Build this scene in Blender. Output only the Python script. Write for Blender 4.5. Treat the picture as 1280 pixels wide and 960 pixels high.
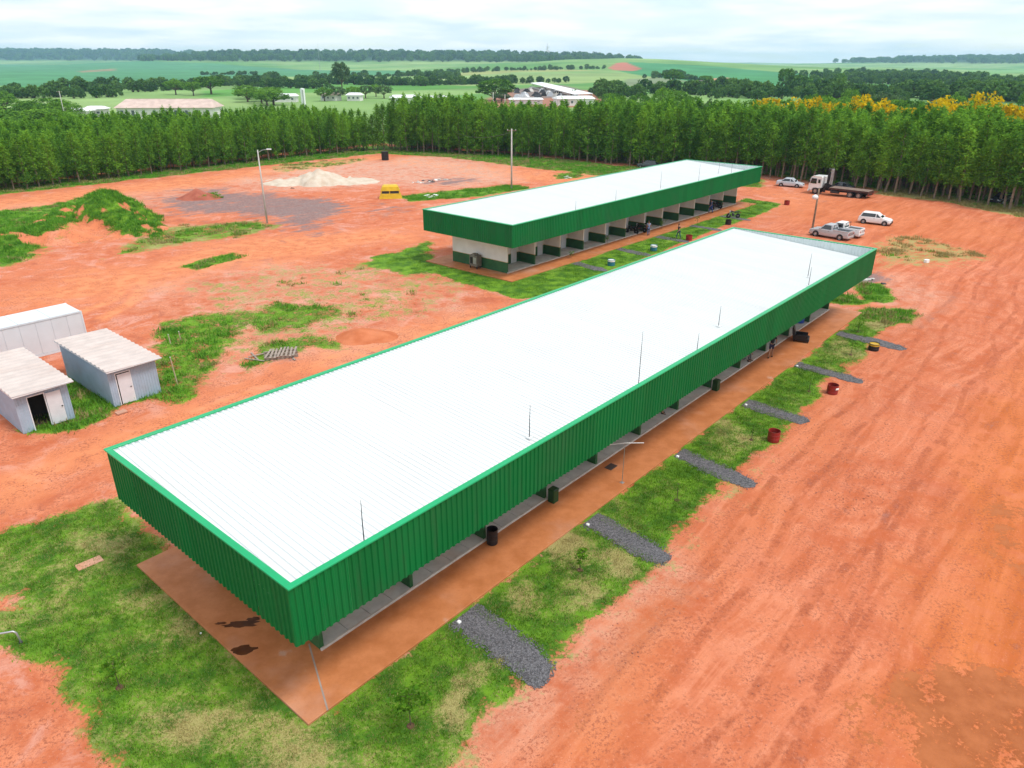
import bpy, math, random
import numpy as np
from mathutils import Vector, Matrix, Euler
R = math.radians
random.seed(7); rng = np.random.default_rng(11)
scene = bpy.context.scene
col = scene.collection
for o in list(bpy.data.objects): bpy.data.objects.remove(o)

# ------------------------------------------------------------------ camera
CAM_H = 18.9; PITCH = 0.4183; F = 906.1; ROLL = -0.0029
cam_d = bpy.data.cameras.new('camera'); cam = bpy.data.objects.new('camera', cam_d); col.objects.link(cam)
cam_d.sensor_width = 36; cam_d.lens = 36 * F / 1280; cam_d.clip_start = 0.5; cam_d.clip_end = 40000
cam.location = (0, 0, CAM_H)
cam.rotation_euler = (Matrix.Rotation(math.pi/2 - PITCH, 3, 'X') @ Matrix.Rotation(-ROLL, 3, 'Z')).to_euler()
scene.camera = cam
# ------------------------------------------------------------------ world
SUN_EL, SUN_AZ = 62, 118          # azimuth clockwise from +Y
w = bpy.data.worlds.new('World'); scene.world = w; w.use_nodes = True; w.cycles.sampling_method = 'MANUAL'; w.cycles.sample_map_resolution = 256
nt = w.node_tree; nt.nodes.clear()
wo = nt.nodes.new('ShaderNodeOutputWorld'); bg = nt.nodes.new('ShaderNodeBackground')
sky = nt.nodes.new('ShaderNodeTexSky'); sky.sky_type = 'NISHITA'; sky.sun_disc = False
sky.sun_elevation = R(SUN_EL); sky.sun_rotation = R(SUN_AZ); sky.air_density = 1.0; sky.dust_density = 0.3
tc = nt.nodes.new('ShaderNodeTexCoord'); sx = nt.nodes.new('ShaderNodeSeparateXYZ')
nt.links.new(tc.outputs['Generated'], sx.inputs[0])
def wm(op, a, b):
    n = nt.nodes.new('ShaderNodeMath'); n.operation = op
    for i, s in enumerate((a, b)):
        if isinstance(s, (int, float)): n.inputs[i].default_value = s
        else: nt.links.new(s, n.inputs[i])
    return n.outputs[0]
zz = wm('ADD', wm('MAXIMUM', sx.outputs[2], 0.0), 0.10)       # clouds as a flat deck overhead
cx_ = nt.nodes.new('ShaderNodeCombineXYZ')
nt.links.new(wm('DIVIDE', sx.outputs[0], zz), cx_.inputs[0]); nt.links.new(wm('DIVIDE', sx.outputs[1], zz), cx_.inputs[1])
cn = nt.nodes.new('ShaderNodeTexNoise'); cn.inputs['Scale'].default_value = 0.55; cn.inputs['Detail'].default_value = 7; cn.inputs['Roughness'].default_value = 0.55
nt.links.new(cx_.outputs[0], cn.inputs['Vector'])
cr = nt.nodes.new('ShaderNodeValToRGB'); cr.color_ramp.elements[0].position = 0.34; cr.color_ramp.elements[0].color = (0.5, 0.5, 0.5, 1)
cr.color_ramp.elements[1].position = 0.48; cr.color_ramp.elements[1].color = (1, 1, 1, 1)
nt.links.new(cn.outputs[0], cr.inputs[0])
cn2 = nt.nodes.new('ShaderNodeTexNoise'); cn2.inputs['Scale'].default_value = 1.1; cn2.inputs['Detail'].default_value = 5
nt.links.new(cx_.outputs[0], cn2.inputs['Vector'])
cc = nt.nodes.new('ShaderNodeValToRGB'); cc.color_ramp.elements[0].position = 0.35; cc.color_ramp.elements[0].color = (4.3, 5.15, 5.65, 1)
cc.color_ramp.elements[1].position = 0.62; cc.color_ramp.elements[1].color = (6.15, 6.3, 6.35, 1)
nt.links.new(cn2.outputs[0], cc.inputs[0])
mx = nt.nodes.new('ShaderNodeMix'); mx.data_type = 'RGBA'
nt.links.new(cr.outputs[0], mx.inputs[0]); nt.links.new(sky.outputs[0], mx.inputs[6]); nt.links.new(cc.outputs[0], mx.inputs[7])
nt.links.new(mx.outputs[2], bg.inputs[0]); bg.inputs[1].default_value = 0.10
nt.links.new(bg.outputs[0], wo.inputs[0])
# ------------------------------------------------------------------ sun
sd = bpy.data.lights.new('sun', 'SUN'); sd.energy = 1.5; sd.angle = R(14); sd.color = (1, 0.96, 0.9)
so = bpy.data.objects.new('sun', sd); col.objects.link(so)
sdir = Vector((math.sin(R(SUN_AZ))*math.cos(R(SUN_EL)), math.cos(R(SUN_AZ))*math.cos(R(SUN_EL)), math.sin(R(SUN_EL))))
so.rotation_euler = sdir.to_track_quat('Z', 'Y').to_euler(); so.location = (60, -40, 200)
# ------------------------------------------------------------------ exposure
vs = scene.view_settings; vs.view_transform = 'Standard'; vs.look = 'None'; vs.exposure = 0.92; vs.gamma = 1; vs.use_curve_mapping = False
scene.render.engine = 'CYCLES'
cy = scene.cycles; cy.use_denoising = True; cy.max_bounces = 5; cy.diffuse_bounces = 3; cy.glossy_bounces = 2
cy.transparent_max_bounces = 4; cy.volume_bounces = 1; cy.transmission_bounces = 3
try: cy.denoiser = 'OPENIMAGEDENOISE'
except Exception: pass

# ================================================================== frames and terrain
YAW = 0.8598
A = np.array([math.cos(YAW), math.sin(YAW)]); B = np.array([-A[1], A[0]])
O1 = np.array([-6.2266, 16.2144]); O2 = np.array([0.0153, 66.949])
def b1(u, v): return O1 + A*u + B*v
def b2(u, v): return O2 + A*u + B*v
def sstep(a, b, x): t = np.clip((x-a)/(b-a), 0, 1); return t*t*(3-2*t)
def vnoise(x, y, seed=0):
    x = np.asarray(x, float); y = np.asarray(y, float)
    xi = np.floor(x); yi = np.floor(y); fx = x-xi; fy = y-yi
    fx = fx*fx*(3-2*fx); fy = fy*fy*(3-2*fy)
    def h(i, j):
        s = np.sin(i*127.1 + j*311.7 + seed*74.7)*43758.5453
        return s - np.floor(s)
    return (h(xi, yi)*(1-fx)+h(xi+1, yi)*fx)*(1-fy) + (h(xi, yi+1)*(1-fx)+h(xi+1, yi+1)*fx)*fy
def fbm(x, y, seed=0, oct=4):
    s = 0; a = 0.5; t = 0
    for k in range(oct):
        s = s + a*vnoise(x*2**k+k*17.3, y*2**k+k*9.1, seed+k); t += a; a *= 0.55
    return s/t
def terrain(x, y):
    x = np.asarray(x, float); y = np.asarray(y, float)
    v = (x-O1[0])*B[0] + (y-O1[1])*B[1]
    z = -0.29*sstep(13, 24, v)
    d = np.hypot(x, y)
    def ridge(cx, cy, sx, sy, amp, px=4):
        return amp*np.exp(-(np.abs(x-cx)/sx)**px)*np.exp(-(np.abs(y-cy)/sy)**2)
    far = ridge(-3300, 5200, 2000, 800, 66) + ridge(-480, 3200, 980, 620, 40, 6)
    far += ridge(230, 1950, 330, 520, 22, 2) + ridge(600, 2100, 500, 560, 8, 2)
    far += ridge(3300, 4300, 1500, 800, 44, 3) + ridge(1500, 8200, 2500, 700, 18, 2)
    far += (fbm(x/420, y/420, 5)-0.5)*16*sstep(1300, 3200, d)
    far += (fbm(x/150, y/150, 8)-0.5)*3.0*sstep(260, 700, d)
    return z + far*sstep(250, 900, d)
CP, SP = math.cos(PITCH), math.sin(PITCH)
def ray(px, py):
    X, Y = px-640, py-480
    c, s = math.cos(-ROLL), math.sin(-ROLL); X, Y = c*X-s*Y, s*X+c*Y
    return np.array([X/F, CP-(Y/F)*SP, -SP-(Y/F)*CP])
TS = np.geomspace(8, 9500, 2400)
def at(px, py, lift=0.0):
    """ground point that the photograph shows at a pixel (surveying helper)"""
    d = ray(px, py); P = d[None, :]*TS[:, None]; below = P[:, 2]+CAM_H-lift < terrain(P[:, 0], P[:, 1])
    k = int(np.argmax(below)) if below.any() else len(TS)-1
    lo, hi = TS[max(k-1, 0)], TS[k]
    for _ in range(24):
        m = (lo+hi)/2; q = d*m
        if q[2]+CAM_H-lift < float(terrain(q[0], q[1])): hi = m
        else: lo = m
    q = d*hi; return np.array([q[0], q[1]])
def ground(x, y): return float(terrain(x, y))
def V3(p, dz=0.0): return (float(p[0]), float(p[1]), ground(p[0], p[1])+dz)

# ================================================================== mesh helpers
class MB:
    def __init__(s): s.v = []; s.f = []
    def add(s, vs, fs):
        n = len(s.v); s.v += [tuple(map(float, p)) for p in vs]; s.f += [tuple(i+n for i in f) for f in fs]; return s
    def box(s, x0, x1, y0, y1, z0, z1):
        return s.add([(x0,y0,z0),(x1,y0,z0),(x1,y1,z0),(x0,y1,z0),(x0,y0,z1),(x1,y0,z1),(x1,y1,z1),(x0,y1,z1)],
                     [(0,3,2,1),(4,5,6,7),(0,1,5,4),(1,2,6,5),(2,3,7,6),(3,0,4,7)])
    def bbox(s, x0, x1, y0, y1, z0, z1, b=0.03):
        """box with chamfered vertical and top edges"""
        def r(z, i): return [(x0+i+b,y0+i,z),(x1-i-b,y0+i,z),(x1-i,y0+i+b,z),(x1-i,y1-i-b,z),(x1-i-b,y1-i,z),(x0+i+b,y1-i,z),(x0+i,y1-i-b,z),(x0+i,y0+i+b,z)]
        return s.loft([r(z0, 0), r(z1-b, 0), r(z1, b)])
    def loft(s, rings, cap=True):
        n = len(rings[0]); vs = [p for r in rings for p in r]; fs = []
        for k in range(len(rings)-1):
            for i in range(n):
                j = (i+1) % n; fs.append((k*n+i, k*n+j, (k+1)*n+j, (k+1)*n+i))
        if cap: fs.append(tuple(range(n-1, -1, -1))); fs.append(tuple((len(rings)-1)*n+i for i in range(n)))
        return s.add(vs, fs)
    def tube(s, pts, rad, n=6, cap=True):
        if isinstance(rad, (int, float)): rad = [rad]*len(pts)
        P = [Vector(p) for p in pts]; rings = []
        for k, p in enumerate(P):
            d = (P[min(k+1, len(P)-1)]-P[max(k-1, 0)]).normalized()
            u = d.cross(Vector((0,0,1)) if abs(d.z) < 0.9 else Vector((1,0,0))).normalized(); v = d.cross(u)
            rings.append([p+(u*math.cos(2*math.pi*i/n)+v*math.sin(2*math.pi*i/n))*rad[k] for i in range(n)])
        return s.loft(rings, cap)
    def lathe(s, prof, n=14, cx=0, cy=0):
        return s.loft([[(cx+r*math.cos(2*math.pi*i/n), cy+r*math.sin(2*math.pi*i/n), z) for i in range(n)] for r, z in prof])
    def disc_y(s, cx, cz, prof, n=16):
        """revolve (radius, y) profile about the y axis"""
        return s.loft([[(cx+r*math.cos(2*math.pi*i/n), y, cz+r*math.sin(2*math.pi*i/n)) for i in range(n)] for r, y in prof])
    def prism(s, poly, y0, y1):
        """x,z polygon extruded along y"""
        return s.loft([[(x, y0, z) for x, z in poly], [(x, y1, z) for x, z in poly]])
    def plate(s, poly, z0, z1):
        return s.loft([[(x, y, z0) for x, y in poly], [(x, y, z1) for x, y in poly]])
    def mesh(s, name):
        m = bpy.data.meshes.new(name); m.from_pydata(s.v, [], s.f); m.update(); return m
    def build(s, name, m, parent=None, loc=(0,0,0), rz=0, smooth=False):
        me = s.mesh(name); return link(name, me, m, parent, loc, rz, smooth)
def link(name, me, m, parent=None, loc=(0,0,0), rz=0, smooth=False):
    if m is not None and not me.materials: me.materials.append(m)
    if smooth: me.polygons.foreach_set('use_smooth', [True]*len(me.polygons))
    o = bpy.data.objects.new(name, me); col.objects.link(o); o.location = loc; o.rotation_euler = (0, 0, rz); o.parent = parent
    return o
def tag(o, label=None, cat=None, group=None, kind=None):
    for k, val in (('label', label), ('category', cat), ('group', group), ('kind', kind)):
        if val: o[k] = val
    return o
def thing(name, label, cat, loc=(0,0,0), rz=0, group=None):
    o = bpy.data.objects.new(name, None); o.empty_display_size = 0.2; col.objects.link(o)
    o.location = loc; o.rotation_euler = (0, 0, rz); return tag(o, label, cat, group)
def dup(root, loc, rz, label=None, sc=None, cat=None):
    def cp(o, parent):
        c = o.copy(); col.objects.link(c); c.parent = parent
        for ch in o.children: cp(ch, c)
        return c
    r = cp(root, None); r.location = loc; r.rotation_euler = (0, 0, rz)
    if sc: r.scale = (sc,)*3 if isinstance(sc, (int, float)) else sc
    if label: r['label'] = label
    return r
def npmesh(name, v, f, mats=(), fm=None, smooth=False):
    """v (n,3), f (m,k) all faces the same size"""
    me = bpy.data.meshes.new(name); v = np.asarray(v, np.float32); f = np.asarray(f, np.int32); k = f.shape[1]
    me.vertices.add(len(v)); me.vertices.foreach_set('co', v.ravel())
    me.loops.add(f.size); me.loops.foreach_set('vertex_index', f.ravel())
    me.polygons.add(len(f)); me.polygons.foreach_set('loop_start', np.arange(0, f.size, k, dtype=np.int32))
    for m in mats: me.materials.append(m)
    if fm is not None: me.polygons.foreach_set('material_index', np.asarray(fm, np.int32))
    if smooth: me.polygons.foreach_set('use_smooth', np.ones(len(f), bool))
    me.update(calc_edges=True); me.validate(); return me

# ================================================================== material helpers
class NT:
    def __init__(s, name):
        s.m = bpy.data.materials.new(name); s.m.use_nodes = True; s.t = s.m.node_tree
        s.t.nodes.clear(); s.out = s.n('ShaderNodeOutputMaterial'); s.geo = s.n('ShaderNodeNewGeometry'); s.pos = s.geo.outputs['Position']
    def n(s, t): return s.t.nodes.new(t)
    def set(s, sock, v):
        if isinstance(v, (int, float)): sock.default_value = v
        elif isinstance(v, (tuple, list)): sock.default_value = (tuple(v)+(1,))[:len(sock.default_value)] if len(sock.default_value) == 4 else v
        else: s.t.links.new(v, sock)
    def math(s, op, a, b=0.0, c=None, clamp=False):
        n = s.n('ShaderNodeMath'); n.operation = op; n.use_clamp = clamp; s.set(n.inputs[0], a); s.set(n.inputs[1], b)
        if c is not None: s.set(n.inputs[2], c)
        return n.outputs[0]
    def mix(s, f, a, b, blend='MIX'):
        n = s.n('ShaderNodeMix'); n.data_type = 'RGBA'; n.blend_type = blend; s.set(n.inputs[0], f); s.set(n.inputs[6], a); s.set(n.inputs[7], b); return n.outputs[2]
    def noise(s, scale, vec=None, detail=4, rough=0.55, dist=0.0):
        n = s.n('ShaderNodeTexNoise'); n.inputs['Scale'].default_value = scale; n.inputs['Detail'].default_value = detail; n.inputs['Roughness'].default_value = rough
        n.inputs['Distortion'].default_value = dist; s.t.links.new(vec or s.pos, n.inputs['Vector']); return n.outputs[0]
    def voro(s, scale, vec=None, out='Distance'):
        n = s.n('ShaderNodeTexVoronoi'); n.inputs['Scale'].default_value = scale; s.t.links.new(vec or s.pos, n.inputs['Vector']); return n.outputs[out]
    def mapping(s, rot=(0,0,0), scale=(1,1,1), vec=None):
        n = s.n('ShaderNodeMapping'); n.vector_type = 'TEXTURE'; n.inputs['Rotation'].default_value = rot; n.inputs['Scale'].default_value = scale; s.t.links.new(vec or s.pos, n.inputs['Vector']); return n.outputs[0]
    def ss(s, x, a, b):
        n = s.n('ShaderNodeMapRange'); n.interpolation_type = 'SMOOTHSTEP'; s.set(n.inputs['Value'], x); n.inputs['From Min'].default_value = a; n.inputs['From Max'].default_value = b; return n.outputs[0]
    def attr(s, name):
        n = s.n('ShaderNodeAttribute'); n.attribute_name = name; return n
    def bump(s, h, strength=0.4, dist=0.05):
        n = s.n('ShaderNodeBump'); n.inputs['Strength'].default_value = strength; n.inputs['Distance'].default_value = dist; s.t.links.new(h, n.inputs['Height']); return n.outputs[0]
    def bsdf(s, colr, rough=0.6, metal=0.0, spec=0.4, normal=None):
        n = s.n('ShaderNodeBsdfPrincipled'); s.set(n.inputs['Base Color'], colr); s.set(n.inputs['Roughness'], rough); s.set(n.inputs['Metallic'], metal)
        s.set(n.inputs['Specular IOR Level'], spec)
        if normal is not None: s.t.links.new(normal, n.inputs['Normal'])
        return n
    def done(s, sh): s.t.links.new(sh.outputs[0], s.out.inputs[0]); return s.m
MATS = {}
def mat(name, c, rough=0.6, metal=0.0, var=0.12, scale=3.0, spec=0.4, bump=0.0, dirt=0.0, dirtc=(0.35, 0.13, 0.06)):
    """painted or plain surface with mottling, optional red dust settled in blotches"""
    if name in MATS: return MATS[name]
    t = NT(name); n1 = t.noise(scale, detail=5)
    dark = tuple(x*(1-var) for x in c); light = tuple(min(1, x*(1+var)) for x in c)
    cc = t.mix(t.ss(n1, 0.3, 0.7), dark, light)
    if dirt: cc = t.mix(t.math('MULTIPLY', t.ss(t.noise(scale*0.45, detail=6, rough=0.65), 0.45, 0.75), dirt), cc, dirtc)
    nm = t.bump(t.noise(scale*9, detail=3), 0.3, bump) if bump else None
    b = t.bsdf(cc, rough, metal, spec, nm); MATS[name] = t.done(b); return MATS[name]
def leafmat(name, c1, c2, scale=0.6, trans=0.3, rnd=0.5):
    t = NT(name); oi = t.n('ShaderNodeObjectInfo'); at_ = t.attr('lv')
    f = t.math('ADD', t.math('MULTIPLY', t.noise(scale, detail=2), 0.55), t.math('MULTIPLY', oi.outputs['Random'], rnd*0.5))
    f = t.math('ADD', f, t.math('MULTIPLY', at_.outputs['Fac'], 0.35)); f = t.ss(f, 0.25, 0.95)
    cc = t.mix(f, c1, c2); d = t.n('ShaderNodeBsdfDiffuse'); tr = t.n('ShaderNodeBsdfTranslucent'); mx = t.n('ShaderNodeMixShader')
    t.set(d.inputs[0], cc); t.set(tr.inputs[0], cc); mx.inputs[0].default_value = trans
    t.t.links.new(d.outputs[0], mx.inputs[1]); t.t.links.new(tr.outputs[0], mx.inputs[2]); return t.done(mx)

# ================================================================== ground masks
def px_poly(pts): return np.array([at(*p) for p in pts])
def sdf(poly, x, y):
    """signed distance, positive inside"""
    d = np.full(x.shape, 1e9); ins = np.zeros(x.shape, bool); n = len(poly)
    for i in range(n):
        ax, ay = poly[i]; bx, by = poly[(i+1) % n]; ex, ey = bx-ax, by-ay
        t = np.clip(((x-ax)*ex+(y-ay)*ey)/(ex*ex+ey*ey+1e-9), 0, 1)
        d = np.minimum(d, np.hypot(x-ax-t*ex, y-ay-t*ey))
        c = ((ay > y) != (by > y)); xi = ax+(y-ay)/(by-ay+1e-12)*ex; ins ^= (c & (x < xi))
    return np.where(ins, d, -d)
def L1P(pts): return np.array([b1(*p) for p in pts])
def L2P(pts): return np.array([b2(*p) for p in pts])
# (polygon, edge softness in metres, strength, dryness)
GRASS = [
 (np.vstack([px_poly([(-90,690),(30,658),(147,628)]), L1P([(1,10),(1,0)]), px_poly([(600,905),(560,950),(520,1010),(330,1060),(140,1010),(150,960),(110,900),(85,865),(70,840),(0,832),(-20,772),(40,770),(20,745),(-90,760)])]), 0.7, 0.85, 0.27),
 (L1P([(1,0.2),(58,0.2),(58.5,6.5),(55,7),(55,3),(56.5,-1.0),(58,-3),(54.5,-3.2),(50,-2.5),(44,-2.9),(36,-2.7),(30,-3.2),(24,-3.1),(17,-3.6),(9,-3.9),(3.6,-3.6),(0,-3.8),(0,-2)]), 0.75, 1.0, 0.14),
 (L2P([(-3.2,18),(-2.6,10),(-3.8,-4.2),(-1,-5.2),(3,-5.0),(20,-4.2),(36,-3.4),(50,-3.5),(58.5,-2.5),(59,3.2),(55,3),(54,0.2),(0.5,0.2),(0.5,12),(0.5,18)]), 0.6, 1.0, 0.08),
 (px_poly([(448,330),(500,312),(535,300),(548,330),(560,345),(500,345)]), 1.2, 0.85, 0.25),
 (px_poly([(190,408),(250,390),(328,392),(300,425),(262,468),(258,500),(215,512),(170,500),(185,460)]), 0.9, 0.6, 0.12),
 (px_poly([(95,470),(150,460),(195,470),(200,500),(150,512),(110,540),(60,548),(20,545),(60,480)]), 0.5, 0.8, 0.05),
 (px_poly([(302,402),(340,376),(425,383),(432,394),(385,414),(330,420)]), 0.9, 0.6, 0.1),
 (px_poly([(322,432),(385,418),(440,425),(430,438),(380,440),(300,472),(290,468)]), 0.7, 0.6, 0.2),
 (px_poly([(225,334),(288,319),(302,324),(245,340)]), 0.6, 0.9, 0.1),
 (px_poly([(120,328),(185,288),(315,277),(362,283),(300,300),(225,308),(150,324)]), 1.2, 0.6, 0.45),
 (px_poly([(-60,345),(-60,275),(55,260),(110,246),(160,254),(205,286),(150,302),(70,306),(25,335)]), 1.4, 0.75, 0.1),
 (px_poly([(496,246),(555,239),(645,230),(660,236),(600,246),(510,253)]), 0.9, 0.85, 0.1),
 (px_poly([(415,338),(450,322),(520,318),(470,345)]), 1.5, 0.5, 0.5),
 (px_poly([(-100,262),(0,247),(250,218),(380,203),(470,193),(560,197),(640,207),(760,220),(850,228),(950,233),(950,222),(760,205),(640,192),(470,183),(250,208),(0,236),(-100,250)]), 1.5, 0.95, 0.3),
 (px_poly([(1090,240),(1180,250),(1290,272),(1330,280),(1330,262),(1200,240),(1090,230)]), 1.2, 0.8, 0.85),
 (px_poly([(1085,305),(1110,290),(1165,292),(1205,305),(1240,318),(1205,332),(1150,330),(1100,335),(1080,320)]), 1.6, 0.50, 0.9),
 (px_poly([(1068,352),(1105,350),(1122,372),(1105,378),(1075,372)]), 0.6, 0.85, 0.1),
 (np.vstack([px_poly([(-170,258),(0,235),(250,203),(470,180),(640,190),(800,205),(960,217),(1130,238),(1300,262),(1420,279)]), np.array([[150,130],[120,190],[0,225],[-120,225],[-170,140]])]), 2.0, 0.9, 0.35),
 (px_poly([(215,352),(330,335),(520,322),(600,350),(560,395),(440,432),(300,472),(215,440)]), 3.0, 0.40, 0.35),
 (px_poly([(690,217),(725,214),(728,222),(695,224)]), 0.8, 0.7, 0.3),
 (px_poly([(330,212),(350,207),(430,200),(470,198),(440,206),(350,218)]), 1.0, 0.5, 0.5),
 (px_poly([(560,890),(640,850),(720,790),(800,700),(900,612),(960,558),(985,560),(920,630),(820,730),(740,810),(660,880),(600,960),(560,960)]), 1.3, 0.50, 0.6),
]
DRYP = [(px_poly([(545,885),(600,812),(642,832),(575,905)]), 0.6), (px_poly([(610,745),(655,715),(700,662),(770,690),(790,712),(720,785),(660,790)]), 0.55),
 (px_poly([(1000,440),(1050,420),(1085,438),(1040,462)]), 0.65), (px_poly([(870,545),(905,520),(955,540),(930,570),(885,575)]), 0.5), (px_poly([(1080,400),(1110,398),(1125,408),(1090,414)]), 0.7),
 (px_poly([(60,655),(140,640),(190,675),(150,700),(70,690)]), 0.45), (px_poly([(130,800),(240,770),(260,850),(150,870)]), 0.35), (px_poly([(180,880),(360,880),(420,960),(200,960)]), 0.4)]
PALE = [(px_poly([(285,228),(400,205),(560,195),(645,215),(640,228),(560,236),(480,233),(340,240)]), 4, 0.9), (px_poly([(200,365),(300,340),(520,345),(560,390),(420,440),(300,470),(230,420)]), 4, 0.5),
 (px_poly([(-40,270),(200,240),(350,228),(350,240),(200,262),(60,275)]), 3, 0.45), (px_poly([(1040,352),(1120,340),(1180,370),(1130,395),(1100,360)]), 2, 0.5), (px_poly([(560,920),(700,800),(830,690),(860,720),(740,830),(640,960)]), 1.5, 0.5)]
GREY = [(px_poly([(172,252),(250,240),(345,242),(430,258),(420,272),(395,290),(365,292),(330,276),(230,268)]), 4, 0.88), (px_poly([(420,262),(480,250),(520,262),(450,275)]), 3, 0.4),
 (px_poly([(318,455),(352,444),(392,448),(350,462)]), 0.8, 0.6), (px_poly([(520,225),(560,221),(595,224),(570,232),(525,231)]), 1.5, 0.6), (px_poly([(1060,342),(1100,338),(1120,350),(1080,355)]), 1, 0.7)]
ORNG = [(px_poly([(-40,385),(140,340),(330,300),(535,286),(535,302),(330,328),(0,400)]), 3, 0.95), (px_poly([(-40,600),(200,520),(440,420),(630,380),(640,400),(440,455),(150,575),(-40,660)]), 1.6, 0.95),
 (px_poly([(-100,272),(0,252),(250,222),(470,195),(640,210),(760,222),(760,232),(640,225),(470,203),(250,236),(0,268)]), 3, 0.95),
 (px_poly([(1300,430),(1215,540),(1160,690),(1110,960),(1330,1000),(1400,500)]), 1.6, 1.0), (px_poly([(955,238),(1120,250),(1290,285),(1290,320),(1120,300),(960,262)]), 4, 0.55),
 (px_poly([(680,960),(760,840),(800,760),(850,740),(800,850),(740,960)]), 1.0, 0.7), (px_poly([(880,690),(960,620),(990,640),(900,720)]), 1.2, 0.4), (px_poly([(1000,500),(1060,470),(1080,490),(1010,560)]), 1.5, 0.3)]
WET = [(px_poly([(1138,808),(1160,800),(1185,815),(1280,845),(1330,960),(1130,1010),(1120,930),(1138,870)]), 1.6, 0.72), (px_poly([(1205,625),(1290,600),(1290,705),(1235,690)]), 1.6, 0.5), (px_poly([(700,930),(715,880),(738,868),(730,900),(712,935)]), 0.4, 0.6)]
# tyre arcs: centre line polylines
TRK = [px_poly([(130,400),(165,380),(178,362),(168,350),(150,348)]), px_poly([(95,395),(140,378),(152,362),(140,352)]), px_poly([(1230,640),(1255,655),(1262,675),(1240,700)]), px_poly([(1215,600),(1245,640),(1240,690)])]
def polyline_d(pl, x, y):
    d = np.full(x.shape, 1e9)
    for i in range(len(pl)-1):
        ax, ay = pl[i]; bx, by = pl[i+1]; ex, ey = bx-ax, by-ay
        t = np.clip(((x-ax)*ex+(y-ay)*ey)/(ex*ex+ey*ey), 0, 1); d = np.minimum(d, np.hypot(x-ax-t*ex, y-ay-t*ey))
    return d
def masks(x, y):
    n1 = fbm(x/1.6, y/1.6, 3, 4)-0.5; n2 = fbm(x/5.5, y/5.5, 21, 4)-0.5; n3 = fbm(x/0.7, y/0.7, 33, 3)-0.5
    g = np.zeros(x.shape); dry = np.zeros(x.shape)
    for poly, soft, st, dr in GRASS:
        lo, hi = poly.min(0)-6, poly.max(0)+6; sel = (x > lo[0]) & (x < hi[0]) & (y > lo[1]) & (y < hi[1])
        if not sel.any(): continue
        s = sdf(poly, x[sel], y[sel]) + n1[sel]*2.2*soft + n2[sel]*1.2*soft
        m = np.clip(0.5+s/(2*soft), 0, 1)*st
        up = m > g[sel]; gs = g[sel]; ds = dry[sel]; gs[up] = m[up]; ds[up] = dr; g[sel] = gs; dry[sel] = ds
    for poly, st in DRYP:
        lo, hi = poly.min(0)-3, poly.max(0)+3; sel = (x > lo[0]) & (x < hi[0]) & (y > lo[1]) & (y < hi[1])
        if sel.any(): dry[sel] = np.maximum(dry[sel], np.clip(0.5+(sdf(poly, x[sel], y[sel])+n1[sel]*1.5)/1.0, 0, 1)*st)
    dry = np.clip(dry + n2*0.9 + n1*0.7, 0, 1)
    def soft(lst, amp=1.0):
        r = np.zeros(x.shape)
        for poly, sft, st in lst:
            lo, hi = poly.min(0)-2*sft, poly.max(0)+2*sft; sel = (x > lo[0]) & (x < hi[0]) & (y > lo[1]) & (y < hi[1])
            if sel.any(): r[sel] = np.maximum(r[sel], np.clip(0.5+(sdf(poly, x[sel], y[sel])+n2[sel]*3*sft*amp+n1[sel]*sft*amp)/(2*sft), 0, 1)*st)
        return r
    o = soft(ORNG)
    for pl in TRK: o = np.maximum(o, np.clip(1.6-polyline_d(pl, x, y)/0.55, 0, 1))
    return g, dry, soft(PALE), soft(GREY), o, soft(WET, 1.6)

# far fields: (photo outline, colour)
FG, FB, FY, FD = (0.075,0.215,0.085), (0.10,0.27,0.05), (0.30,0.34,0.12), (0.035,0.09,0.035)
FIELDS = [
 ([(-200,112),(0,111),(60,114),(120,110),(230,104),(330,98),(500,94),(520,90),(300,84),(0,84),(-200,84)], (0.075,0.24,0.105)),
 ([(-200,128),(0,124),(90,118),(120,116),(90,110),(0,112),(-200,113)], (0.07,0.27,0.085)),
 ([(180,112),(330,106),(420,103),(420,100),(300,101),(190,108)], FY), ([(250,124),(360,118),(560,112),(700,104),(700,98),(560,100),(420,106),(250,116)], FB),
 ([(500,103),(640,94),(790,90),(840,96),(720,104),(580,108)], (0.24,0.34,0.12)), ([(540,97),(640,90),(760,88),(690,86),(580,90)], FY),
 ([(560,120),(700,110),(860,104),(860,112),(740,122),(600,132)], (0.13,0.29,0.07)),
 ([(775,108),(860,100),(850,95),(780,98)], (0.19,0.24,0.13)),
 ([(785,82),(900,88),(1010,96),(1060,110),(900,112),(860,100),(790,92),(765,86)], (0.06,0.24,0.085)), ([(780,76.5),(820,78),(900,82),(1010,90),(1010,96),(900,90),(780,84)], (0.06,0.235,0.09)),
 ([(884,97),(905,95),(917,98),(918,108),(905,106)], (0.42,0.22,0.12)),
 ([(758,84),(768,78),(780,77),(800,85),(790,88),(765,87)], (0.42,0.15,0.10)),
 ([(95,92),(140,88),(142,91),(100,94)], (0.25,0.22,0.12)), ([(1210,92),(1300,86),(1300,80),(1205,85)], (0.17,0.34,0.11)), ([(1080,108),(1220,118),(1280,116),(1200,108),(1100,103)], (0.07,0.24,0.08)),
 ([(600,136),(700,136),(760,126),(740,112),(640,112),(600,126)], (0.36,0.17,0.11)), ([(640,112),(700,106),(735,114),(690,122),(640,124)], (0.22,0.17,0.15)), ([(725,116),(750,108),(760,112),(742,124)], (0.45,0.2,0.11)),
 ([(0,140),(60,135),(60,160),(0,165)], FB)]
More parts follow.
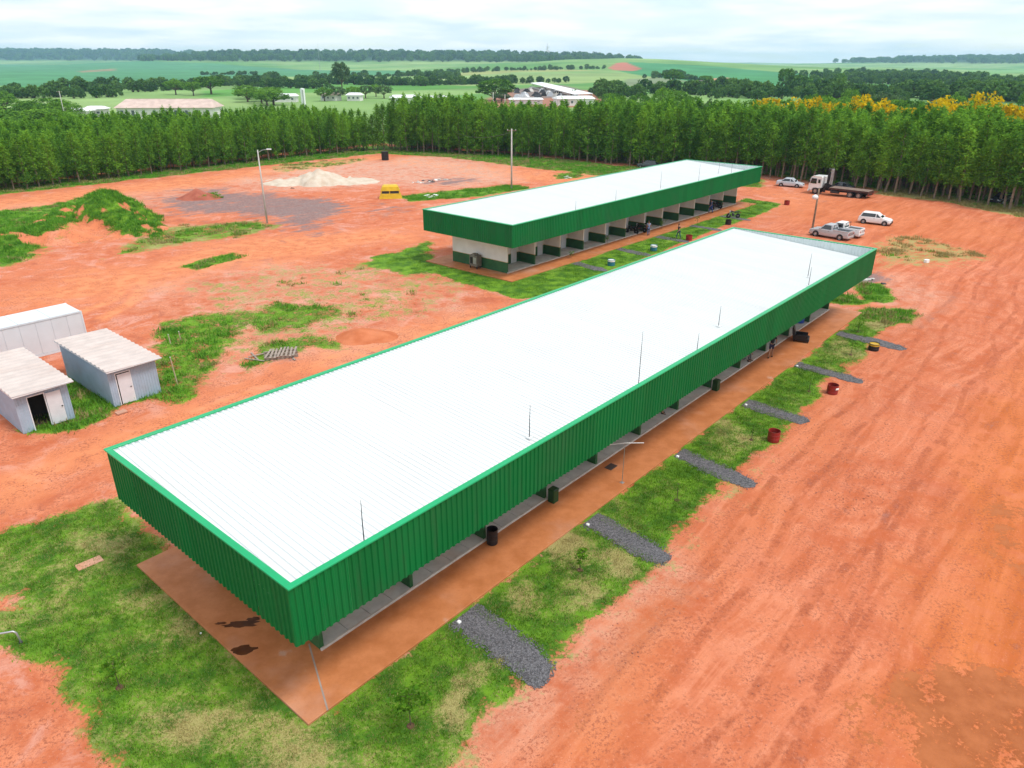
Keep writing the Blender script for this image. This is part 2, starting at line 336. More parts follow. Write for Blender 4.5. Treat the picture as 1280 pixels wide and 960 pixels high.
def fieldcol(x, y):
    base = np.zeros(x.shape+(3,)); n = fbm(x/260, y/260, 41, 4)[..., None]; n2 = fbm(x/60, y/60, 42, 4)[..., None]
    nn = np.clip((n-0.5)*3+0.5, 0, 1); base[:] = np.array((0.10,0.25,0.06))*(1-nn) + np.array((0.25,0.37,0.13))*nn
    z = terrain(x, y); d = np.hypot(x, y)
    wood = (sstep(14, 26, z)*sstep(2300, 2700, d))[..., None]
    base = base*(1-wood) + np.array((0.028,0.075,0.032))*wood
    for pts, c in FIELDS:
        poly = px_poly(pts); lo, hi = poly.min(0), poly.max(0); sel = (x > lo[0]-5) & (x < hi[0]+5) & (y > lo[1]-5) & (y < hi[1]+5)
        if sel.any():
            m = np.clip(0.5+sdf(poly, x[sel], y[sel])/6.0, 0, 1)[..., None]*(1-wood[sel]*0.8)
            base[sel] = base[sel]*(1-m) + np.array(c)*m
    rows = (0.5+0.5*np.sin((x*0.8+y*0.6)/7.0+6*n[..., 0]))[..., None]; return base*(0.70+0.52*n2)*(0.95+0.08*rows)

def ground_material():
    t = NT('red_earth_and_grass'); a = t.attr('ma'); b = t.attr('mb'); fc = t.attr('field')
    sa = t.n('ShaderNodeSeparateColor'); t.t.links.new(a.outputs['Color'], sa.inputs[0]); sb = t.n('ShaderNodeSeparateColor'); t.t.links.new(b.outputs['Color'], sb.inputs[0])
    g, dry, pale, grey = sa.outputs[0], sa.outputs[1], sa.outputs[2], a.outputs['Alpha']
    org, wet, far = sb.outputs[0], sb.outputs[1], sb.outputs[2]
    big = t.noise(0.13, detail=5, rough=0.6); mid = t.noise(0.9, detail=6, rough=0.62); fine = t.noise(5.5, detail=6, rough=0.7); grit = t.noise(22, detail=4, rough=0.7)
    stv = t.mapping((0, 0, YAW), (9.0, 1.0, 1.0)); streak = t.noise(0.9, stv, detail=7, rough=0.6, dist=0.4)
    stf = t.noise(3.4, stv, detail=4, rough=0.62)
    wv = t.n('ShaderNodeVectorMath'); wv.operation = 'ADD'; wn = t.n('ShaderNodeTexNoise'); wn.inputs['Scale'].default_value = 0.07; wn.inputs['Detail'].default_value = 2; t.t.links.new(t.pos, wn.inputs['Vector'])
    wsc = t.n('ShaderNodeVectorMath'); wsc.operation = 'SCALE'; wsc.inputs['Scale'].default_value = 5.0; t.t.links.new(wn.outputs['Color'], wsc.inputs[0]); t.t.links.new(t.pos, wv.inputs[0]); t.t.links.new(wsc.outputs[0], wv.inputs[1])
    trk = t.noise(1.5, t.mapping((0, 0, YAW), (26.0, 1.0, 1.0), wv.outputs[0]), detail=5, rough=0.6)
    road = b.outputs['Alpha']; yard = t.math('SUBTRACT', 1.0, t.math('MULTIPLY', road, 0.85))
    soil = t.mix(t.ss(mid, 0.32, 0.68), (0.46,0.115,0.048), (0.63,0.215,0.110))
    soil = t.mix(t.math('MULTIPLY', t.ss(big, 0.45, 0.62), 0.6), soil, (0.61,0.20,0.100))
    soil = t.mix(t.math('MULTIPLY', t.ss(streak, 0.50, 0.66), t.math('MULTIPLY', road, 0.7)), soil, (0.43,0.100,0.034))
    soil = t.mix(t.math('MULTIPLY', t.ss(trk, 0.50, 0.62), t.math('MULTIPLY', road, 0.40)), soil, (0.45,0.112,0.045))
    soil = t.mix(t.math('MULTIPLY', t.ss(trk, 0.47, 0.36), t.math('MULTIPLY', road, 0.45)), soil, (0.67,0.255,0.145))
    pat = t.noise(0.32, detail=7, rough=0.68, dist=0.6)
    soil = t.mix(t.math('MULTIPLY', t.ss(pat, 0.50, 0.64), t.math('MULTIPLY', yard, 0.75)), soil, (0.62,0.30,0.225))
    soil = t.mix(t.math('MULTIPLY', t.ss(pat, 0.46, 0.34), t.math('MULTIPLY', yard, 0.7)), soil, (0.40,0.105,0.055))
    # paired wheel tracks along the road
    sp_ = t.n('ShaderNodeSeparateXYZ'); t.t.links.new(t.mapping((0, 0, YAW), (1, 1, 1)), sp_.inputs[0]); vo = float(O1@B); uo = float(O1@A)
    wu = t.noise(0.045, t.mapping((0, 0, YAW), (1, 1e6, 1e6)), detail=2); ru = t.math('SUBTRACT', sp_.outputs[0], uo); rv = t.math('SUBTRACT', sp_.outputs[1], vo); trs = None
    for v_i, sl, am in ((-7.0, 0.03, 4.0), (-10.2, -0.02, -5.0), (-13.0, 0.05, 6.0), (-17.0, 0.02, 5.0), (-20.5, 0.09, -6.0), (-24.5, -0.05, 7.0)):
        dv = t.math('SUBTRACT', rv, t.math('ADD', v_i, t.math('ADD', t.math('MULTIPLY', ru, sl), t.math('MULTIPLY', t.math('SUBTRACT', wu, 0.5), am))))
        q_ = t.math('ABSOLUTE', t.math('SUBTRACT', t.math('ABSOLUTE', dv), 0.78)); q_ = t.ss(q_, 0.24, 0.10); trs = q_ if trs is None else t.math('MAXIMUM', trs, q_)
    trs = t.math('MULTIPLY', trs, t.math('MULTIPLY', road, t.ss(t.math('ADD', mid, t.math('MULTIPLY', fine, 0.5)), 0.62, 0.85)))
    soil = t.mix(t.math('MULTIPLY', trs, 0.75), soil, (0.37,0.088,0.036))
    soil = t.mix(t.math('MULTIPLY', t.ss(fine, 0.52, 0.70), 0.5), soil, (0.36,0.095,0.05))
    soil = t.mix(t.math('MULTIPLY', t.ss(t.noise(3.2, detail=6, rough=0.8), 0.54, 0.66), 0.35), soil, (0.70,0.29,0.18))
    oc = t.mix(t.ss(streak, 0.35, 0.65), (0.58,0.170,0.055), (0.44,0.105,0.018))
    oc = t.mix(yard, oc, t.mix(t.ss(mid, 0.3, 0.75), (0.69,0.255,0.118), (0.60,0.190,0.078)))
    soil = t.mix(t.math('MULTIPLY', org, t.ss(t.math('ADD', mid, t.math('MULTIPLY', yard, 0.25)), 0.20, 0.62)), soil, oc)
    pc = t.mix(t.ss(fine, 0.35, 0.65), (0.56,0.30,0.225), (0.66,0.44,0.33))
    soil = t.mix(t.math('MULTIPLY', pale, t.ss(mid, 0.28, 0.62)), soil, pc)
    gc = t.mix(t.ss(fine, 0.35, 0.65), (0.17,0.115,0.115), (0.30,0.215,0.20))
    soil = t.mix(t.ss(t.math('ADD', grey, t.math('ADD', t.math('MULTIPLY', t.math('SUBTRACT', mid, 0.5), 1.4), t.math('MULTIPLY', t.math('SUBTRACT', streak, 0.5), 1.6))), 0.25, 0.80), soil, gc)
    # coarse laterite grit, thrown into bands by the traffic
    peb = t.math('MULTIPLY', t.ss(grit, 0.54, 0.68), t.ss(t.math('ADD', mid, t.math('MULTIPLY', stf, 0.6)), 0.70, 0.95))
    soil = t.mix(t.math('MULTIPLY', peb, 0.7), soil, (0.25,0.07,0.042))
    soil = t.mix(t.math('MULTIPLY', t.ss(t.noise(7.5, detail=4, rough=0.8), 0.50, 0.60), t.math('MULTIPLY', t.ss(t.math('ADD', mid, t.math('MULTIPLY', trk, 0.5)), 0.66, 0.82), 0.75)), soil, (0.28,0.08,0.046))
    soil = t.mix(t.math('MULTIPLY', t.ss(t.noise(13, detail=3, rough=0.7), 0.6, 0.72), 0.45), soil, (0.72,0.36,0.25))
    wm_ = t.ss(t.math('ADD', wet, t.math('ADD', t.math('MULTIPLY', t.math('SUBTRACT', fine, 0.5), 1.5), t.math('MULTIPLY', t.math('SUBTRACT', mid, 0.5), 1.6))), 0.44, 0.60)
    soil = t.mix(wm_, soil, t.mix(t.ss(mid, 0.3, 0.7), (0.29,0.082,0.026), (0.42,0.135,0.050)))
    soil_h = t.math('ADD', t.math('MULTIPLY', fine, 0.6), t.math('MULTIPLY', grit, 0.4)); soil_h = t.math('ADD', soil_h, t.math('MULTIPLY', stf, 0.8))
    # short lawn with straw patches
    gk = t.math('ADD', g, t.math('ADD', t.math('MULTIPLY', t.math('SUBTRACT', fine, 0.5), 1.0), t.math('MULTIPLY', t.math('SUBTRACT', mid, 0.5), 0.9)))
    gm = t.ss(gk, 0.36, 0.62)
    gcol = t.mix(t.ss(mid, 0.32, 0.68), (0.042,0.122,0.012), (0.150,0.295,0.020))
    gcol = t.mix(t.math('MULTIPLY', t.ss(fine, 0.52, 0.72), 0.5), gcol, (0.17,0.27,0.045))
    gcol = t.mix(t.math('MULTIPLY', t.ss(grit, 0.5, 0.7), 0.4), gcol, (0.03,0.085,0.012))
    dm = t.ss(t.math('ADD', dry, t.math('ADD', t.math('MULTIPLY', t.math('SUBTRACT', fine, 0.5), 1.3), t.math('MULTIPLY', t.math('SUBTRACT', mid, 0.5), 1.1))), 0.38, 0.85)
    gcol = t.mix(t.math('MULTIPLY', dm, 0.85), gcol, t.mix(t.ss(grit, 0.35, 0.65), (0.27,0.22,0.08), (0.44,0.36,0.16)))
    c = t.mix(gm, soil, gcol); c = t.mix(far, c, fc.outputs['Color'])
    rough = t.math('SUBTRACT', 0.92, t.math('MULTIPLY', wm_, 0.12))
    bsd = t.bsdf(c, rough, 0, 0.12, t.bump(soil_h, 0.55, 0.05)); return t.done(bsd)
GROUND_MAT = ground_material()
def make_ground():
    rr = np.concatenate([[0.0], np.geomspace(4, 9000, 760)])
    th = np.concatenate([np.linspace(-math.pi, -0.80, 36)[:-1], np.linspace(-0.80, 0.80, 400), np.linspace(0.80, math.pi, 36)[1:-1]])
    T, Rr = np.meshgrid(th, rr[1:]); x = Rr*np.sin(T); y = Rr*np.cos(T); nr, ntx = x.shape
    z = terrain(x, y); d = Rr
    X, Y = x.ravel(), y.ravel(); near = (d.ravel() < 420) & (Y > 0)
    M = np.zeros((6, X.size)); res = masks(X[near], Y[near])
    for k in range(6): M[k, near] = res[k]
    far = sstep(195, 235, d.ravel()+ (fbm(X/30, Y/30, 77)-0.5)*30)
    fld = np.zeros((X.size, 3)); sel = far > 0; fld[sel] = fieldcol(X[sel], Y[sel])
    rut = (fbm((X*A[0]+Y*A[1])/9, (X*B[0]+Y*B[1])/0.9, 51, 3)-0.5)*0.05*(1-M[0])
    vv = (X-O1[0])*B[0]+(Y-O1[1])*B[1]; uu = (X-O1[0])*A[0]+(Y-O1[1])*A[1]
    rut *= sstep(1.0, 4.0, np.maximum(-3.0-vv, np.maximum(vv-14, np.maximum(-uu, uu-58))))*(1-sstep(60, 110, d.ravel()))
    Z = z.ravel()+rut-0.004
    verts = np.vstack([[0, 0, float(terrain(0, 0))], np.c_[X, Y, Z]])
    i = np.arange(nr-1)[:, None]*ntx + np.arange(ntx)[None, :]; j = np.arange(nr-1)[:, None]*ntx + (np.arange(ntx)[None, :]+1) % ntx
    quads = np.stack([i, j, j+ntx, i+ntx], -1).reshape(-1, 4)+1
    me = npmesh('ground', verts, quads, [GROUND_MAT], smooth=True)
    def put(name, c4):
        a = me.color_attributes.new(name, 'FLOAT_COLOR', 'POINT'); full = np.vstack([c4[:1], c4]).astype(np.float32); a.data.foreach_set('color', full.ravel())
    put('ma', np.c_[M[0], M[1], M[2], M[3]]); put('mb', np.c_[M[4], M[5], far, np.maximum(sstep(1.0, -5.0, vv), sstep(58, 64, uu)*sstep(26, 18, vv))]); put('field', np.c_[fld, np.ones(X.size)])
    return tag(link('ground', me, None), 'red earth yard with grass patches running out to green fields', None, None, 'structure')
make_ground()

# ================================================================== pavilions
WHITE = mat('white_wall_paint', (0.74,0.72,0.70), 0.7, var=0.05, scale=0.9, dirt=0.10)
DADO = mat('dark_green_wall_paint', (0.020,0.105,0.035), 0.55, var=0.15, scale=1.2, dirt=0.08)
CREAM = mat('cream_stripe_paint', (0.55,0.40,0.2), 0.6)
def sheet_mat(name, c, rough, spec, streak_scale, stain, amt, rv=0.10):
    """coated profile sheet: each sheet a shade apart, faint run-off streaks"""
    t = NT(name); oi = t.n('ShaderNodeObjectInfo'); dark = tuple(x*(1-rv) for x in c); light = tuple(x*(1+rv) for x in c)
    cc = t.mix(oi.outputs['Random'], dark, light); st = t.noise(2.2, t.mapping((0, 0, YAW), streak_scale), detail=6, rough=0.65)
    cc = t.mix(t.math('MULTIPLY', t.ss(st, 0.52, 0.74), amt), cc, stain); cc = t.mix(t.math('MULTIPLY', t.ss(t.noise(0.35, detail=5), 0.45, 0.7), amt*0.6), cc, stain)
    return t.done(t.bsdf(cc, t.math('ADD', rough-0.1, t.math('MULTIPLY', t.noise(1.1), 0.2)), 0, spec))
FASC = sheet_mat('green_coated_steel', (0.0010,0.150,0.036), 0.5, 0.18, (1.0,1.0,9.0), (0.030,0.115,0.045), 0.45)
CAPM = mat('bright_green_capping', (0.002,0.34,0.125), 0.35, var=0.05, scale=1.5, spec=0.4)
ROOF = sheet_mat('white_coated_roof_steel', (0.675,0.695,0.705), 0.45, 0.4, (1.0,14.0,1.0), (0.55,0.52,0.50), 0.30, 0.02)
LIN = mat('pale_lining_steel', (0.62,0.68,0.68), 0.5, var=0.05)
DOORM = mat('pale_grey_door_paint', (0.66,0.69,0.74), 0.5, var=0.04)
GLASS = mat('dark_window_glass', (0.10,0.12,0.14), 0.08, spec=0.8, var=0.1)
FRAME = mat('white_aluminium', (0.72,0.74,0.77), 0.4, var=0.03)
STEEL = mat('galvanised_steel', (0.42,0.43,0.44), 0.4, 0.6, var=0.1)
BLACK = mat('black_plastic', (0.012,0.012,0.014), 0.45, var=0.2)
DARKM = mat('dark_grey_metal', (0.05,0.05,0.055), 0.5, 0.3)
RUBBER = mat('tyre_rubber', (0.015,0.015,0.016), 0.85, var=0.2)
def porch_mat():
    t = NT('grey_porch_concrete'); n = t.noise(1.6, detail=6); c = t.mix(t.ss(n, 0.3, 0.7), (0.44,0.44,0.43), (0.56,0.56,0.54))
    c = t.mix(t.math('MULTIPLY', t.ss(t.noise(0.5, detail=5), 0.5, 0.75), 0.45), c, (0.42,0.24,0.15))
    return t.done(t.bsdf(c, 0.85, normal=t.bump(t.noise(14), 0.3, 0.01)))
PORCH = porch_mat()
def walk_mat():
    t = NT('dust_stained_concrete'); big = t.noise(0.22, detail=5, rough=0.6); mid = t.noise(1.1, detail=6, rough=0.65); fine = t.noise(9, detail=5, rough=0.7)
    c = t.mix(t.ss(mid, 0.3, 0.7), (0.40,0.135,0.042), (0.51,0.19,0.072))
    c = t.mix(t.math('MULTIPLY', t.ss(big, 0.5, 0.72), 0.75), c, (0.52,0.27,0.18))
    c = t.mix(t.math('MULTIPLY', t.ss(t.math('ADD', t.math('MULTIPLY', mid, 0.5), t.math('MULTIPLY', t.noise(0.33, detail=4), 0.6)), 0.66, 0.76), 0.55), c, (0.50,0.41,0.36))
    c = t.mix(t.math('MULTIPLY', t.ss(fine, 0.5, 0.75), 0.25), c, (0.30,0.10,0.04))
    return t.done(t.bsdf(c, t.math('SUBTRACT', 0.8, t.math('MULTIPLY', t.ss(big, 0.3, 0.5), 0.2)), spec=0.3, normal=t.bump(fine, 0.25, 0.01)))
WALK = walk_mat()
def corrugated(width, z0, z1, ribs, depth, thick=0.0):
    """profile sheet across x, ribs standing out to -y, running along z"""
    pts = []; p = width/ribs
    for k in range(ribs):
        x = k*p; pts += [(x, 0), (x+p*0.45, 0), (x+p*0.58, -depth), (x+p*0.87, -depth)]
    pts.append((width, 0)); v = []; f = []
    for x, y in pts: v += [(x, y, z0), (x, y, z1)]
    for i in range(len(pts)-1): f.append((2*i, 2*i+2, 2*i+3, 2*i+1))
    return v, f
def pavilion(label, O, z, L, W, zt, zb, first, bay, nb, v0, rods, detail_end=True):
    t = thing('pavilion', label, 'building', (O[0], O[1], z), YAW, 'twin green pavilions')
    def P(name, mb, m, par=None, **k): return mb.build(name, m, par or t, **k)
    ve = W-v0; u0, u1 = first, first+bay*nb; vb = v0+2.1; fl = 0.1
    # walls
    def wall(x0, x1, y0, y1, name='wall'):
        w_ = P(name, MB().box(x0, x1, y0, y1, fl, zb+0.05), WHITE)
        e = 0.008
        P('dado', MB().box(x0-e, x1+e, y0-e, y1+e, fl, fl+1.05), DADO, w_)
        P('stripe', MB().box(x0-e*0.6, x1+e*0.6, y0-e*0.6, y1+e*0.6, fl+1.051, fl+1.10), CREAM, w_); return w_
    wall(u0-0.15, u0, v0, ve, 'end_wall'); wall(u1, u1+0.15, v0, ve, 'end_wall')
    wall(u0+0.01, u1-0.01, ve-0.15, ve-0.01, 'rear_wall')
    for k in range(1, nb): wall(u0+k*bay-0.15, u0+k*bay, v0, vb-0.012, 'wing_wall')
    # shop fronts
    for k in range(nb):
        x0 = u0+k*bay+0.02; x1 = x0+bay-0.19
        f_ = wall(x0, x1, vb, vb+0.15, 'front_wall')
        if k % 2 == 0:
            d = P('door', MB().box(x1-1.25, x1-0.38, vb-0.05, vb-0.012, fl+0.02, fl+2.15), DOORM, f_)
            P('window', MB().box(x0+0.35, x1-1.75, vb-0.05, vb-0.012, fl+1.25, fl+2.3), FRAME, f_)
        else:
            P('door', MB().box(x1-1.15, x1-0.3, vb-0.05, vb-0.012, fl+0.02, fl+2.15), DOORM, f_)
            P('shutter', MB().box(x0+0.25, x0+2.35, vb-0.05, vb-0.012, fl+1.15, fl+2.4), FRAME, f_)
    # porch slabs, joints recessed
    n = 4; sw = bay/n; slab = MB().bbox(0.008, sw-0.008, v0-0.02+0.012, vb-0.004, fl-0.03, fl+0.075, 0.012).mesh('porch_slab')
    for k in range(nb):
        for i in range(n):
            link('porch_slab', slab, PORCH, t, (u0+k*bay+i*sw, 0, random.uniform(-0.004, 0.004)))
    P('porch_kerb', MB().bbox(u0-0.16, u1+0.16, v0-0.10, v0-0.022, fl-0.03, fl+0.085, 0.01), mat('pale_kerb_concrete', (0.55,0.50,0.45), 0.8, dirt=0.4))
    # fascia cladding
    m = int(round(L)); sw = L/m; v, f = corrugated(sw, 0, zt-zb-0.03, 4, 0.045); fs = bpy.data.meshes.new('fascia_sheet'); fs.from_pydata(v, [], f)
    v, f = corrugated(sw, zt-zb-1.15, zt-zb-0.04, 4, 0.04); ls = bpy.data.meshes.new('lining_sheet'); ls.from_pydata(v, [], f)
    mw = int(round(W)); sww = W/mw; v, f = corrugated(sww, 0, zt-zb-0.03, 4, 0.045); fe = bpy.data.meshes.new('fascia_sheet'); fe.from_pydata(v, [], f)
    v, f = corrugated(sww, zt-zb-1.15, zt-zb-0.04, 4, 0.04); le = bpy.data.meshes.new('lining_sheet'); le.from_pydata(v, [], f)
    j = lambda: random.uniform(-0.004, 0.004)
    for k in range(m):
        link('fascia_sheet', fs, FASC, t, (k*sw, j(), zb+j())); link('fascia_sheet', fs, FASC, t, (L-k*sw, W+j(), zb+j()), math.pi)
        link('lining_sheet', ls, LIN, t, ((k+1)*sw, 0.14, zb), math.pi)
        link('lining_sheet', ls, LIN, t, (k*sw, W-0.14, zb))
    for k in range(mw):
        link('fascia_sheet', fe, FASC, t, (j(), W-k*sww, zb+j()), -math.pi/2); link('fascia_sheet', fe, FASC, t, (L+j(), k*sww, zb+j()), math.pi/2)
        link('lining_sheet', le, LIN, t, (0.14, k*sww, zb), math.pi/2); link('lining_sheet', le, LIN, t, (L-0.14, (k+1)*sww, zb), -math.pi/2)
    c = 0.16
    for (x0, x1, y0, y1) in ((-0.07, L+0.07, -0.07, c), (-0.07, L+0.07, W-c, W+0.07), (-0.07, c, c+0.004, W-c-0.004), (L-c, L+0.07, c+0.004, W-c-0.004)):
        P('capping', MB().bbox(x0, x1, y0, y1, zt-0.06, zt, 0.012), CAPM)
    # roof: falls from the back edge to the front
    zr0, zr1 = zt-0.95, zt-0.12; me = bpy.data.meshes.new('roof_sheet'); v, f = corrugated(sw, 0.15, W-0.15, 4, 0.052)
    me.from_pydata([(x, y2, zr0+(zr1-zr0)*(y2/W)-y) for x, y, y2 in v], [], f); me.flip_normals()
    for k in range(m): link('roof_sheet', me, ROOF, t, (k*sw, 0, random.uniform(-0.006, 0.006)))
    P('soffit', MB().box(0.15, L-0.15, 0.15, W-0.15, zb+0.06, zb+0.10), WHITE)
    for k in range(nb+1): P('roof_beam', MB().box(first+k*bay-0.12, first+k*bay-0.03, 0.2, v0-0.004, zb+0.02, zb+0.058), STEEL)
    for (u, vv, h) in rods:
        zz_ = zr0+(zr1-zr0)*vv/W
        r = P('lightning_rod', MB().tube([(u, vv, zz_), (u, vv, zz_+h*0.55), (u+0.02, vv, zz_+h)], [0.022, 0.018, 0.008], 6), DARKM)
        P('rod_base', MB().bbox(u-0.12, u+0.12, vv-0.12, vv+0.12, zz_+0.03, zz_+0.10, 0.02), ROOF, r)
    return t
near_p = pavilion('long white roof building with deep green ribbed fascia nearest the camera', O1, 0.0, 53.9, 12.12, 5.44, 3.27, 2.26, 4.19, 12, 2.42,
    [(3.3, 0.9, 1.75), (12.4, 1.5, 1.55), (19.4, 0.6, 3.1), (25.4, 0.7, 1.35), (30.4, 1.9, 1.3), (42.6, 1.1, 1.4), (44.6, 1.9, 1.8)])
far_p = pavilion('second green and white pavilion standing farther back behind the first', O2, -0.29, 55.4, 12.12, 5.44, 3.27, 2.0, 4.25, 12, 2.3,
    [(12, 1.6, 1.3), (19.6, 1.6, 1.5), (31.5, 2.8, 2.2), (39.6, 1.8, 2.4), (48.6, 3.4, 1.9), (50.6, 2.4, 2.6)])
def walkway(O, z, L, W, near):
    o = MB().bbox(0.0, L, 0.1, W-0.1, -0.25, 0.085, 0.015).build('walkway', WALK, None, (O[0], O[1], z), YAW); tag(o, kind='structure', label='orange dusty concrete walkway slab around the %s pavilion' % ('near' if near else 'far'))
    return o
wk1 = walkway(O1, 0, 53.9, 12.12, True); wk2 = walkway(O2, -0.29, 55.4, 12.12, False)
JM = mat('joint_filler', (0.30,0.25,0.22), 0.9)

WETS = mat('wet_concrete_stain', (0.075,0.022,0.008), 0.25, var=0.25)
def blob(cx, cy, rx, ry, rot, n=18, seed=0, amp=0.25):
    r_ = random.Random(seed); out = []
    for i in range(n):
        a = 2*math.pi*i/n; q = 1+r_.uniform(-amp, amp); x, y = rx*q*math.cos(a), ry*q*math.sin(a)
        out.append((cx+x*math.cos(rot)-y*math.sin(rot), cy+x*math.sin(rot)+y*math.cos(rot)))
    return out
def loc1(px, py, z=0.09):
    p = at(px, py, z)-O1; return float(p@A), float(p@B)
j0, j1 = loc1(388,806), loc1(412,889); MB().plate([(j0[0]-0.03,j0[1]),(j1[0]-0.03,j1[1]),(j1[0]+0.03,j1[1]),(j0[0]+0.03,j0[1])], 0.0855, 0.0885).build('joint_strip', JM, wk1)
for (px, py, rx, ry, s) in ((303,782,0.62,0.17,1),(306,814,0.42,0.21,2),(278,781,0.2,0.07,3),(318,776,0.22,0.12,5)):
    c = loc1(px, py); st = MB().plate(blob(c[0], c[1], rx, ry, -0.75, 20, s), 0.0855, 0.0875).build('wet_stain', WETS, wk1)
# pale washed patches where rain drips from the roof
PALEM = mat('washed_pale_concrete', (0.50,0.42,0.36), 0.8, var=0.15, scale=5)
# gravel paths
def gravel_mat():
    t = NT('dark_crushed_stone'); v = t.voro(14, out='Color'); s = t.n('ShaderNodeSeparateColor'); t.t.links.new(v, s.inputs[0])
    c = t.mix(s.outputs[0], (0.055,0.05,0.055), (0.19,0.18,0.19)); d = t.voro(14)
    return t.done(t.bsdf(c, 0.9, normal=t.bump(t.math('SUBTRACT', 1.0, d), 0.8, 0.05)))
GRAV = gravel_mat()
def gravel_path(f, u, v_end, wdt, seed, nm, z):
    r_ = random.Random(seed*13+5); n = 22; left = []; right = []; wdt *= r_.uniform(0.92, 1.12); dr = r_.uniform(-0.55, -0.2); e = r_.uniform(0.74, 0.88); sk = r_.uniform(-0.25, 0.25)
    for i in range(n+1):
        s = i/n; du = dr*s+0.08*math.sin(s*5+seed)
        k = 1.0+0.10*math.sin(s*7+seed*2) if s < e else math.sqrt(max(0.03, 1-((s-e)/(1.01-e))**2))
        left.append((u+du-wdt/2*k+r_.uniform(-.11,.11), -0.06+(v_end+0.06)*s*(1+sk*0.12))); right.append((u+du+wdt/2*k+r_.uniform(-.11,.11), -0.06+(v_end+0.06)*s*(1-sk*0.12)))
    poly = left+right[::-1]; pts = [f(*p) for p in poly]
    o = MB().plate([tuple(p) for p in pts][::-1], z-0.05, z+0.018).build('gravel_path', GRAV); tag(o, nm, None, None, 'structure'); return poly
paths = []
for i, (u, ve) in enumerate(((6.75,-4.35),(14.9,-4.2),(23.0,-4.5),(31.3,-3.9),(39.4,-4.5),(47.7,-4.9))):
    paths.append(gravel_path(b1, u, ve, 1.15 if i else 1.25, i, 'dark gravel path from the near walkway to the road, number %s from the camera' % ['one','two','three','four','five','six'][i], 0.0))
for i, u in enumerate((9.8,18.2,26.6,35.2,43.6)):
    gravel_path(b2, u, -4.4, 1.1, 20+i, 'dark gravel path across the far pavilion lawn, %s from its left end' % ['first','second','third','fourth','fifth'][i], -0.29)
WS = mat('white_marker_paint', (0.8,0.8,0.78), 0.6)
for i, u in enumerate((6.75,14.9,23.0,31.3,39.4)):
    p = b1(u-0.45, -0.25); o = MB().bbox(-0.07,0.07,-0.07,0.07,-0.02,0.10,0.02).build('marker_stone', WS, None, (p[0], p[1], 0.0), YAW)
    tag(o, 'small white marker stone where gravel path %s meets the walkway' % ['one','two','three','four','five'][i], 'marker', 'white path markers')

# ================================================================== vegetation
BARK = mat('pale_bark', (0.22,0.16,0.11), 0.85, var=0.3, scale=4)
BARKD = mat('brown_bark', (0.10,0.07,0.05), 0.9, var=0.3, scale=4)
EUC = leafmat('eucalyptus_leaves', (0.070,0.200,0.030), (0.27,0.50,0.046), 0.25, 0.40)
BROAD = leafmat('broad_tree_leaves', (0.045,0.135,0.024), (0.21,0.40,0.045), 0.35)
OLIVE = leafmat('grey_green_tree_leaves', (0.05,0.11,0.05), (0.18,0.27,0.11), 0.35)
BLOSSOM = leafmat('yellow_blossom', (0.52,0.34,0.006), (0.75,0.56,0.015), 0.8)
WOODF = leafmat('distant_woodland_leaves', (0.030,0.095,0.030), (0.13,0.25,0.055), 0.02, rnd=0.9)
def leaf_faces(C, size, aspect, r, droop=0.0):
    """one rhombic leaf spray per centre"""
    n = len(C); d = r.normal(size=(n, 3)); d[:, 2] = d[:, 2]*0.7-droop; d /= np.linalg.norm(d, axis=1)[:, None]
    q = r.normal(size=(n, 3)); u = np.cross(d, q); u /= np.linalg.norm(u, axis=1)[:, None]
    s = size*r.uniform(0.6, 1.35, n)[:, None]
    v = np.stack([C-d*s*0.5, C+u*s*aspect*0.5, C+d*s*0.5, C-u*s*aspect*0.5], 1).reshape(-1, 3)
    return v, np.arange(4*n).reshape(n, 4)
def crown_mesh(name, C, size, aspect, m, r, droop=0.0, extra=None):
    v, f = leaf_faces(C, size, aspect, r, droop); me = npmesh(name, v, f, [m])
    a = me.attributes.new('lv', 'FLOAT', 'FACE'); a.data.foreach_set('value', r.random(len(f)).astype(np.float32)); return me
def euc_tree(seed, h, n=2700):
    """slender plantation tree: straight stem, short rising branches, drooping leaf sprays"""
    r = np.random.default_rng(seed); base = h*(r.uniform(0.20, 0.27) if seed % 2 else r.uniform(0.07, 0.12)); C = []; tr = MB()
    lean = r.normal(0, 0.02, 2)
    ax = lambda z: np.array([lean[0]*z+0.06*math.sin(z*0.9+seed), lean[1]*z+0.05*math.cos(z*1.1+seed), z])
    tr.tube([tuple(ax(z)) for z in (-0.2, h*0.25, h*0.5, h*0.75, h*0.96)], [0.13, 0.105, 0.08, 0.05, 0.015], 6)
    nb = 44
    for k in range(nb):
        s = (k+r.uniform(-.4, .4))/nb; z = base+(h*0.97-base)*max(0, s); a = k*2.4+r.uniform(-.5, .5)
        prof = math.sin(math.pi*min(1, 0.16+0.84*(1-s))**0.8) if s < 0.3 else (1-s)**0.62
        s_ = min(1, max(0, s)); ln = 0.16+1.35*(1-s_)**0.55*(0.6+0.4*min(1, s_/0.22))*r.uniform(0.55, 1.15)
        p0 = ax(z); dirv = np.array([math.cos(a), math.sin(a), r.uniform(0.4, 1.0)]); p1 = p0+dirv*ln; 
        if k % 2 == 0: tr.tube([tuple(p0), tuple(p0+dirv*ln*0.8)], [0.03, 0.01], 3, False)
        m = int(n/nb*(0.45+0.8*ln/1.4)); tpar = r.uniform(0.3, 1.08, m)[:, None]
        C.append(p0+(p1-p0)*tpar+r.normal(0, 0.22, (m, 3))*np.array([1, 1, 1.3]))
    m = int(n*0.05); C.append(ax(h*0.97)+r.normal(0, 1, (m, 3))*np.array([0.16, 0.16, 0.4]))
    return tr, np.vstack(C)
